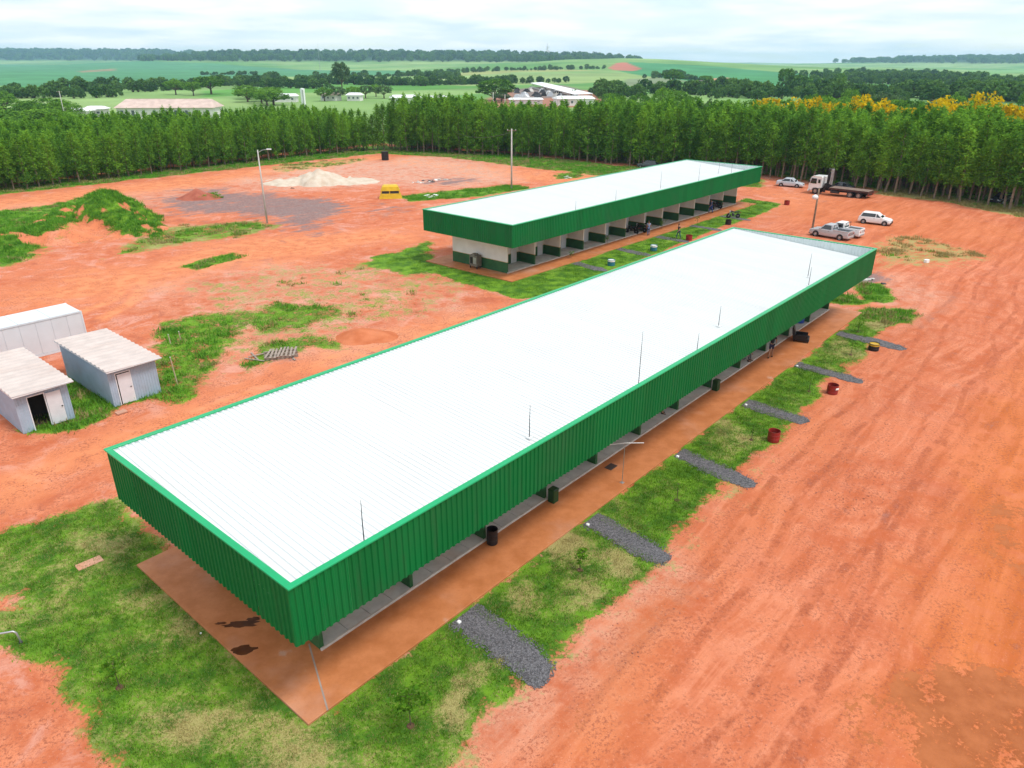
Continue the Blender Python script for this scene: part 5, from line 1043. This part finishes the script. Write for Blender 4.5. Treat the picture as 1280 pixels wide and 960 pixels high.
rubble('rubble_heap', 'small white rubble scrap at the grassy clump behind the far roof', 'rubble', at(709,222), 7, 0.9, 0.6, [WS, CONC], 5)
rubble('rubble_heap', 'grey rubble at the right end of the near pavilion', 'rubble', at(1082,346), 12, 0.8, 0.5, [CONC, DARKM], 6)
WD2 = mat('weathered_grey_plank', (0.30,0.24,0.20), 0.9, var=0.25, scale=4)
p = at(352,446); t = thing('broken_pallet', 'broken grey timber pallet lying on weeds left of the near roof', 'pallet', V3(p), 0.35)
for k in range(8):
    o = MB().box(-0.9,0.9,-0.07,0.07,0,0.03).build('plank', WD2, t, (-0.9+k*0.26, random.uniform(-.1,.1), 0.22+random.uniform(0,.04)), 1.35+random.uniform(-.08,.08))
for y in (-0.6,0.0,0.6): MB().box(-1.2,1.1,y-0.05,y+0.05,0.0,0.2).build('bearer', WD2, t)
for k in range(5): MB().box(-0.8,0.8,-0.06,0.06,0.02,0.05).build('loose_plank', WD2, t, (random.uniform(-2.2,1.8), random.uniform(-.7,.5), 0.02*k), random.uniform(0,3))
for i, (px, py, h, lab) in enumerate(((222,483,1.9,'thin pale timber stake leaning in the weeds right of the sheds'),(213,432,0.7,'short pale stake left of a pair beyond the leaning stake'),(226,428,0.7,'short pale stake right of a pair beyond the leaning stake'))):
    p = at(px, py); t = thing('stake', lab, 'stake', V3(p), 0.5); MB().tube([(0,0,-0.1),(-0.06*h,0.02,h)], [0.045,0.035], 6).build('shaft', mat('pale_timber', (0.5,0.40,0.28), 0.85), t); MB().tube([(-0.06*h,0.02,h),(-0.062*h,0.02,h+0.03)], [0.05,0.045], 6).build('cap', CONC, t)
p = at(152,519); t = thing('door_step', 'small timber step board in front of the closed shed', 'step', V3(p), YAW)
for k in range(3): MB().bbox(-0.3,0.3,-0.2+k*0.135,-0.075+k*0.135,0.02,0.10,0.008).build('plank', mat('reddish_board', (0.50,0.27,0.19), 0.85), t)
p = at(27,806); t = thing('pipe_hoop', 'bent grey steel pipe hoop on the lawn at the left edge', 'pipe', V3(p), 0); MB().tube([(0.06,-0.02,-0.1),(-0.02,0.0,0.42),(-0.10,-0.02,0.50),(-0.7,-0.16,0.48),(-1.3,-0.3,0.46),(-1.36,-0.32,-0.1)], 0.035, 8).build('pipe', STEEL, t, smooth=True); MB().lathe([(0.07,-0.02),(0.07,0.03),(0.04,0.05)],10,0.05,-0.02).build('collar', DARKM, t)
BRICKR = sand_mat('pale_red_concrete_pad', (0.50,0.24,0.15), (0.58,0.34,0.24))
p = at(113,707); tag(MB().bbox(-0.48,0.48,-0.24,0.24,-0.1,0.03,0.012).build('ground_pad', BRICKR, None, V3(p), YAW-0.05), 'small reddish concrete pad on the lawn left of the near walkway', 'concrete pad')
p = at(1157,325); t = thing('white_crate', 'small white crate on the red dirt at the right', 'crate', V3(p), 0.4); MB().bbox(-0.22,0.22,-0.18,0.18,0.0,0.26,0.03).build('box', WS, t); MB().bbox(-0.235,0.235,-0.195,0.195,0.262,0.30,0.02).build('lid', WS, t)
tag(MB().bbox(-0.03,0.03,-0.03,0.03,0,0.05,0.01).build('bottle_scrap', WS, None, V3(b1(-0.2,6.4)), 0.3), 'tiny white scrap at the lawn edge by the wet stains', 'scrap')

# saplings
SAPL = leafmat('sapling_leaves', (0.05,0.16,0.012), (0.17,0.33,0.03), 1.2)
def sapling(label, p, h, n, seed, wid=0.35):
    r = np.random.default_rng(seed); t = thing('sapling', label, 'sapling', V3(p), r.uniform(0, 6), 'lawn saplings'); tr = MB(); tr.tube([(0,0,-0.05),(0.03,0.01,h*0.5),(0.01,0.03,h)], [0.018,0.013,0.005], 5); C = []
    for k in range(7):
        z = h*(0.5+0.5*k/7); a = k*2.4; d = np.array([math.cos(a), math.sin(a), 0.5])*wid*r.uniform(0.5, 1.0); tr.tube([(0.02,0.02,z),tuple(np.array([0.02,0.02,z])+d)], [0.008,0.003], 3, False); C.append(np.array([0.02,0.02,z])+d*r.uniform(0.4, 1.15, (max(1, n//7), 1))+r.normal(0, wid*0.22, (max(1, n//7), 3)))
    tr.build('stem', BARKD, t); link('foliage', crown_mesh('foliage', np.vstack(C), 0.15, 0.5, SAPL, r), SAPL, t)
    MB().lathe([(0.15,-0.02),(0.12,0.02),(0.03,0.03)], 10).build('soil_ring', mat('turned_soil', (0.10,0.05,0.03), 0.95, var=0.3), t)
for i, (px, py, h, n, w_, lab) in enumerate(((516,908,1.45,330,0.55,'leafy young tree on the lawn beyond the near walkway corner'),(152,862,1.1,140,0.32,'small sapling on the lawn left of the wet stains'),(726,712,0.95,150,0.28,'sapling with thin leaves on the straw patch past the first gravel path'),(847,624,0.95,12,0.15,'nearly bare sapling on the lawn before the second gravel path'),(940,548,0.95,14,0.15,'thin bare sapling near the nearest red half drum'),(1011,487,0.9,16,0.15,'thin sapling beside the red half drum with white mark'),(1063,441,0.9,40,0.25,'leafy sapling on the straw patch near the yellow banded drum'),(1072,412,0.8,60,0.35,'bushy sapling by the sixth gravel path'),(826,286,1.1,60,0.4,'pale green sapling on the far lawn beside the walkway'),(758,305,1.0,50,0.35,'small sapling at the far walkway edge left of the motorcycles'),(870,281,1.2,30,0.3,'thin sapling on the far lawn right of the standing person'),(935,262,1.2,30,0.3,'thin sapling at the right end of the far lawn'),(713,323,0.7,50,0.35,'low bushy sapling at the left end of the far walkway'))):
    sapling(lab, at(px, py), h, n, 300+i, w_)

# ================================================================== people
SKIN = mat('skin', (0.36,0.19,0.12), 0.6, var=0.05); HAIR = mat('dark_hair', (0.02,0.013,0.01), 0.6); HAIRB = mat('light_brown_hair', (0.30,0.16,0.06), 0.6)
def skinned(name, V, E, Rr, m, parent, root=0):
    me = bpy.data.meshes.new(name); me.from_pydata(V, E, []); o = bpy.data.objects.new(name, me); col.objects.link(o); o.modifiers.new('s', 'SKIN'); sb = o.modifiers.new('u', 'SUBSURF'); sb.levels = 1; sb.render_levels = 1
    for i, r in enumerate(Rr):
        d = me.skin_vertices[0].data[i]; d.radius = (r, r) if isinstance(r, float) else r; d.use_root = i == root
    dg = bpy.context.evaluated_depsgraph_get(); nm = bpy.data.meshes.new_from_object(o.evaluated_get(dg)); bpy.data.objects.remove(o); nm.name = name; nm.materials.clear(); return link(name, nm, m, parent, smooth=True)
def person(label, p, z, head, shirt, trousers, hair, pose='stand', shorts=False, sleeve=0.55):
    t = thing('person', label, 'person', (float(p[0]), float(p[1]), z), head); lean = 0.0; J = {}
    hipz = 0.92 if pose != 'sit' else 0.50
    fw = {'stand':0.0,'walk':0.06,'bend':0.42,'sit':0.08}[pose]; v = lambda *a: Vector(a)
    J['pel'] = v(0,0,hipz); J['wai'] = v(fw*0.4,0,hipz+0.20); J['che'] = v(fw*0.9,0,hipz+0.42-fw*0.12); J['nec'] = v(fw*1.15,0,hipz+0.58-fw*0.2); J['hd0'] = v(fw*1.2+0.02,0,hipz+0.66-fw*0.25); J['hd1'] = v(fw*1.28+0.03,0,hipz+0.76-fw*0.28); J['hd2'] = v(fw*1.3+0.02,0,hipz+0.82-fw*0.3)
    st = {'stand':(0.04,-0.04),'walk':(0.24,-0.22),'bend':(0.16,-0.2),'sit':(0.42,0.42)}[pose]; ar = {'stand':(0.05,-0.02),'walk':(-0.2,0.2),'bend':(0.3,0.34),'sit':(0.25,0.3)}[pose]
    V, Rr, E = [], [], []; ix = {}
    def add(k, p_, r, to=None):
        ix[k] = len(V); V.append(tuple(p_)); Rr.append(r)
        if to: E.append((ix[to], ix[k]))
    add('pel', J['pel'], 0.112); add('wai', J['wai'], 0.098, 'pel'); add('che', J['che'], 0.112, 'wai'); add('nec', J['nec'], 0.05, 'che'); add('hd0', J['hd0'], 0.065, 'nec'); add('hd1', J['hd1'], 0.088, 'hd0'); add('hd2', J['hd2'], 0.07, 'hd1'); add('nose', J['hd1']+v(0.105,0,-0.03), 0.014, 'hd1')
    for s, sx, aa in ((-1, st[0], ar[0]), (1, st[1], ar[1])):
        k = str(s); sh = J['che']+v(0.0,s*0.19,0.07); add('sh'+k, sh, 0.058, 'che')
        el = sh+v(aa*0.5-0.03,s*0.06,-0.27); wr = el+v(aa*0.7+0.06,s*0.0,-0.23); add('el'+k, el, 0.042, 'sh'+k); add('wr'+k, wr, 0.029, 'el'+k); d = (wr-el).normalized(); pm = wr+d*0.07; add('pm'+k, pm, (0.036,0.018), 'wr'+k)
        for j in range(4): add('f%d%s' % (j, k), pm+d*(0.075+0.01*(1.5-abs(j-1.5)))+v((j-1.5)*0.018,-s*0.012,0), 0.009, 'pm'+k)
        add('th'+k, wr+d*0.06+v(0.045,-s*0.01,0.0), 0.010, 'wr'+k)
        hp = J['pel']+v(0,s*0.09,-0.04); add('hp'+k, hp, 0.085, 'pel')
        if pose == 'sit': kn = hp+v(0.42,s*0.05,0.02); an = kn+v(0.05,0,-0.40)
        else: kn = v(sx*0.55+0.03,s*0.10,0.49); an = v(sx-0.02,s*0.11,0.085)
        add('kn'+k, kn, 0.056, 'hp'+k); add('ca'+k, kn.lerp(an, 0.35), 0.052, 'kn'+k); add('an'+k, an, 0.036, 'ca'+k); add('to'+k, an+v(0.15,s*0.02,-0.055), (0.04,0.025), 'an'+k)
    skinned('body', V, E, Rr, SKIN, t)
    def sub(name, keys, edges, grow, m, cut=None):
        vv = [Vector(V[ix[k]]) for k in keys]; rr = [Rr[ix[k]] for k in keys]
        if cut:
            for k, (a, s_) in cut.items(): i = keys.index(k); vv[i] = Vector(V[ix[a]]).lerp(Vector(V[ix[k]]), s_)
        skinned(name, [tuple(q) for q in vv], edges, [{'pel':0.140,'wai':0.126,'che':0.145}.get(k_, (r if isinstance(r, float) else max(r))+grow) for k_, r in zip(keys, rr)], m, t)
    sub('shirt', ['pel','wai','che','sh-1','el-1','sh1','el1'], [(0,1),(1,2),(2,3),(3,4),(2,5),(5,6)], 0.014, shirt, {'el-1':('sh-1',sleeve),'el1':('sh1',sleeve)})
    if shorts: sub('shorts', ['pel','hp-1','kn-1','hp1','kn1'], [(0,1),(1,2),(0,3),(3,4)], 0.018, trousers, {'kn-1':('hp-1',0.8),'kn1':('hp1',0.8)})
    else: sub('trousers', ['pel','hp-1','kn-1','an-1','hp1','kn1','an1'], [(0,1),(1,2),(2,3),(0,4),(4,5),(5,6)], 0.016, trousers)
    for s in (-1, 1):
        an = Vector(V[ix['an%d' % s]]); MB().loft([[(an.x-0.07,an.y-0.04,an.z-0.09),(an.x-0.07,an.y+0.04,an.z-0.09),(an.x-0.07,an.y+0.035,an.z),(an.x-0.07,an.y-0.035,an.z)],[(an.x+0.08,an.y-0.048,an.z-0.09),(an.x+0.08,an.y+0.048,an.z-0.09),(an.x+0.08,an.y+0.04,an.z-0.02),(an.x+0.08,an.y-0.04,an.z-0.02)],[(an.x+0.20,an.y-0.03,an.z-0.09),(an.x+0.20,an.y+0.03,an.z-0.09),(an.x+0.19,an.y+0.025,an.z-0.055),(an.x+0.19,an.y-0.025,an.z-0.055)]]).build('shoe', BLACK, t)
        h = J['hd1']; MB().bbox(h.x+0.078,h.x+0.092,h.y+s*0.032-0.01,h.y+s*0.032+0.01,h.z+0.0,h.z+0.014,0.002).build('eye', BLACK, t); MB().bbox(h.x-0.02,h.x+0.02,h.y+s*0.09-0.01,h.y+s*0.09+0.01,h.z-0.035,h.z+0.025,0.005).build('ear', SKIN, t)
    h = J['hd1']; MB().bbox(h.x+0.08,h.x+0.09,h.y-0.025,h.y+0.025,h.z-0.062,h.z-0.052,0.002).build('mouth', mat('lips', (0.25,0.08,0.06), 0.6), t)
    rings = []
    for k in range(6):
        a = k/5*1.5; r = 0.108*math.cos(a)+0.004; rings.append([(h.x-0.018+r*1.02*math.cos(q*0.5236)-0.012*(1-k/5), h.y+r*0.95*math.sin(q*0.5236), h.z+0.012+0.125*math.sin(a)) for q in range(12)])
    MB().loft(rings).build('hair', hair, t, smooth=True)
    return t
cl = lambda n, c: mat(n, c, 0.85, var=0.15, scale=12)
person('person in black shirt and shorts bending forward on the near walkway', b1(39.2,1.75), 0.086, YAW+0.35, cl('black_cloth', (0.02,0.02,0.024)), cl('dark_navy_cloth', (0.03,0.03,0.07)), HAIRB, 'bend', True)
person('person in dark top and teal trousers standing on the far lawn', at(847,297), -0.29, YAW+2.6, cl('dark_top_cloth', (0.03,0.03,0.035)), cl('teal_trouser_cloth', (0.05,0.13,0.14)), HAIR, 'walk')
person('person in pale blue shirt and blue trousers on the far walkway by motorcycles', at(809,294), -0.204, YAW+0.9, cl('pale_blue_cloth', (0.22,0.30,0.48)), cl('blue_trouser_cloth', (0.08,0.13,0.26)), HAIR, 'stand')
person('person in blue overalls seated beside the blue motorcycle under the far eave', at(887,265), -0.204, YAW+2.5, cl('blue_overall_cloth', (0.03,0.09,0.34)), cl('blue_overall_legs', (0.03,0.09,0.34)), HAIR, 'walk')
person('person seated on the near porch showing under the fascia behind the bending person', b1(37.4,2.95), 0.18, YAW-1.6, cl('salmon_cloth', (0.5,0.22,0.16)), cl('grey_cloth', (0.1,0.1,0.11)), HAIR, 'sit')
person('person in reddish top standing on the near porch mid way under the fascia', b1(26.3,2.85), 0.18, YAW-1.2, cl('red_cloth', (0.35,0.06,0.04)), cl('brown_cloth', (0.2,0.09,0.05)), HAIRB, 'stand', True)
st_ = thing('stool', 'low dark stool under the seated person on the near porch', 'stool', (*map(float, b1(37.4,2.95)), 0.18), YAW); MB().bbox(-0.18,0.18,-0.18,0.18,0.34,0.39,0.01).build('seat', DARKM, st_)
for x in (-0.14,0.14):
    for y in (-0.14,0.14): MB().box(x-0.02,x+0.02,y-0.02,y+0.02,0,0.34).build('leg', DARKM, st_)

# ================================================================== far buildings
TILE = mat('pinkish_tile_roof', (0.55,0.42,0.37), 0.8, var=0.12, scale=0.5); WSHT = mat('white_sheet_roof', (0.78,0.79,0.80), 0.5, var=0.05)
def gable(name, label, p, z, h, L, W, wh, rh, wall, roofm, wins=4, cat='building'):
    t = thing(name, label, cat, (float(p[0]), float(p[1]), z), h); MB().box(-L/2,L/2,-W/2,W/2,0,wh).build('wall', wall, t); o = 0.6
    rf = MB().loft([[(-L/2-o,-W/2-o,wh-0.05),(-L/2-o,W/2+o,wh-0.05),(-L/2-o,W/2+o,wh+0.1),(-L/2-o+rh*0.8,0,wh+rh),(-L/2-o,-W/2-o,wh+0.1)],[(L/2+o,-W/2-o,wh-0.05),(L/2+o,W/2+o,wh-0.05),(L/2+o,W/2+o,wh+0.1),(L/2+o-rh*0.8,0,wh+rh),(L/2+o,-W/2-o,wh+0.1)]]).build('roof', roofm, t)
    MB().box(-L/2+rh,L/2-rh,-0.15,0.15,wh+rh-0.02,wh+rh+0.10).build('ridge_cap', roofm, rf)
    for k in range(wins):
        x = -L/2+(k+0.5)*L/wins; w_ = MB().box(x-0.6,x+0.6,-W/2-0.05,-W/2+0.02,1.0,wh-0.7).build('window', FRAME, t); MB().box(x-0.5,x+0.5,-W/2-0.07,-W/2-0.051,1.1,wh-0.8).build('pane', GLASS, w_)
    MB().box(-L/2-0.05,-L/2+0.02,-0.6,0.6,0,2.1).build('door', WOOD, t); return t
gable('barn', 'long low building with pinkish tiled roof above the plantation on the left', far_at(202,281), -0.3, 0.10, 33, 13, 3.9, 2.7, WHITE, TILE, 9)
gable('farm_house', 'small white roofed building left of the long tiled barn', far_at(85,272), 0.2, 0.05, 7, 6, 2.6, 0.8, WHITE, WSHT, 2); gable('farm_house', 'flat white roofed shed next to the long tiled barn', far_at(107,280), 0.4, 0.1, 6, 6, 2.6, 0.9, WHITE, WSHT, 2)
p = far_at(373,335); t = thing('water_tower', 'plain white water tower standing above the plantation', 'water tower', V3(p), 0.3); MB().lathe([(0.9,0),(0.95,7.2),(1.0,7.3),(1.0,8.4),(0.1,8.6)],14).build('tank', WSHT, t, smooth=False); MB().box(-0.25,0.25,-1.05,-0.95,0,8.0).build('ladder', STEEL, t)
for i, (px, py, L, lab) in enumerate(((412,127,9,'white walled far house left among small trees'),(442,127,7,'white roofed far house in the middle among small trees'),(355,129,12,'low far house right of the plain water tower'),(505,130,14,'long white roofed shed seen over the plantation trees'),(545,131,9,'short white roofed shed seen over the plantation trees'))):
    p = at(px, py); gable('far_house', lab, p, ground(*p), 0.2*i-0.3, L, 6, 2.8, 1.2, WHITE, WSHT if i != 0 else TILE, 3)
# cattle yard: long open shed running away from the camera, with a white roof edge
p0, p1_ = at(727,126), at(668,109); ctr = (p0+p1_)/2; ln = float(np.linalg.norm(p1_-p0)); hd = math.atan2(*(p1_-p0)[::-1])
t = thing('cattle_shed', 'very long open cattle shed with white roof running away from the camera', 'shed', (float(ctr[0]), float(ctr[1]), ground(*ctr)), hd)
MB().loft([[(-ln/2,-5,3.6),(-ln/2,5,3.2),(-ln/2,5,3.35),(-ln/2,-5,3.9)],[(ln/2,-5,3.6),(ln/2,5,3.2),(ln/2,5,3.35),(ln/2,-5,3.9)]]).build('roof', WSHT, t)
for k in range(int(ln/9)): MB().box(-ln/2+k*9,-ln/2+k*9+0.3,4.4,4.7,0,3.2).build('post', CONC, t); MB().box(-ln/2+k*9,-ln/2+k*9+0.3,-4.7,-4.4,0,3.6).build('post', CONC, t)
MB().box(-ln/2,ln/2,4.75,4.9,0,1.0).build('trough_wall', CONC, t)
gable('yard_building', 'white roofed building at the near end of the cattle yard', at(715,131), ground(*at(715,131)), 0.2, 18, 10, 3.0, 1.2, WHITE, WSHT, 4)
gable('yard_building', 'low white roofed shed at the front of the cattle yard', at(655,130), ground(*at(655,130)), 0.1, 16, 6, 2.2, 0.7, WHITE, WSHT, 4)
rr_ = random.Random(2)
for i in range(26):
    p = at(rr_.uniform(642,700), rr_.uniform(113,122)); o = MB().loft([*frus(rr_.uniform(1.5,4),1.4,0,1.2,1.1,1.5),*frus(1.0,1.0,1.52,0.8,0.8,rr_.uniform(1.8,2.6))]).build('stored_machine', [DARKM, CONC, WSHT, SIL, RUBBER][i % 5], None, V3(p), rr_.uniform(0, 3)); tag(o, 'dull grey stored farm machine in the far cattle yard', 'machine', 'stored machines in the cattle yard')
gable('farmhouse', 'far farmhouse with dark roof right of the large green tree', at(872,107), ground(*at(872,107)), 0.2, 16, 9, 3.0, 2.0, WHITE, mat('dark_tile_roof', (0.12,0.10,0.09), 0.8), 4)
p = at(683,79); p = np.array([2950*(683-640)/991, 2950]); t = thing('ridge_tower', 'pale tower standing on the wooded ridge at the horizon', 'tower', V3(p), 0); MB().bbox(-7,7,-5,5,0,26,0.5).build('base_block', WSHT, t); MB().bbox(-4,3,-4,4,26.1,40,0.5).build('shaft', WSHT, t); MB().tube([(-0.5,0,40),(-0.5,0,50)],0.6,6).build('mast', STEEL, t)
p = np.array([1500*(398-640)/991, 1500]); t = thing('radio_mast', 'very thin radio mast rising over the left horizon', 'mast', V3(p), 0); MB().tube([(0,0,0),(0,0,48)],[0.35,0.15],4).build('shaft', STEEL, t); MB().tube([(0,0,40),(12,0,0)],0.05,3).build('guy_wire', STEEL, t); MB().tube([(0,0,40),(-12,0,0)],0.05,3).build('guy_wire', STEEL, t)
for px, D, h, lab in ((580,230,10.5,'thin white pole above the plantation left of the others'),(615,230,11,'thin white pole above the plantation in the middle'),(630,228,10.5,'thin white pole above the plantation right of the pair'),(695,232,11,'thin white pole above the plantation before the cattle yard'),(64,230,11,'grey lattice pole above the plantation at far left')):
    pole('yard_pole', lab, far_at(px, D), h, 0.12, 0.09, CONC, 'cross')

# ================================================================== haze
HB = MB().box(-9050,9050,-9050,9050,-16,112); hz = HB.mesh('haze'); t_ = NT('thin_haze'); pv = t_.n('ShaderNodeVolumePrincipled'); pv.inputs['Color'].default_value = (0.45,0.70,1.0,1); pv.inputs['Density'].default_value = 0.000105; pv.inputs['Anisotropy'].default_value = 0.0
t_.t.links.new(pv.outputs[0], t_.out.inputs['Volume']); hz.materials.append(t_.m); ho = bpy.data.objects.new('haze', hz); col.objects.link(ho); tag(ho, 'thin pale haze over the whole landscape', None, None, 'stuff')
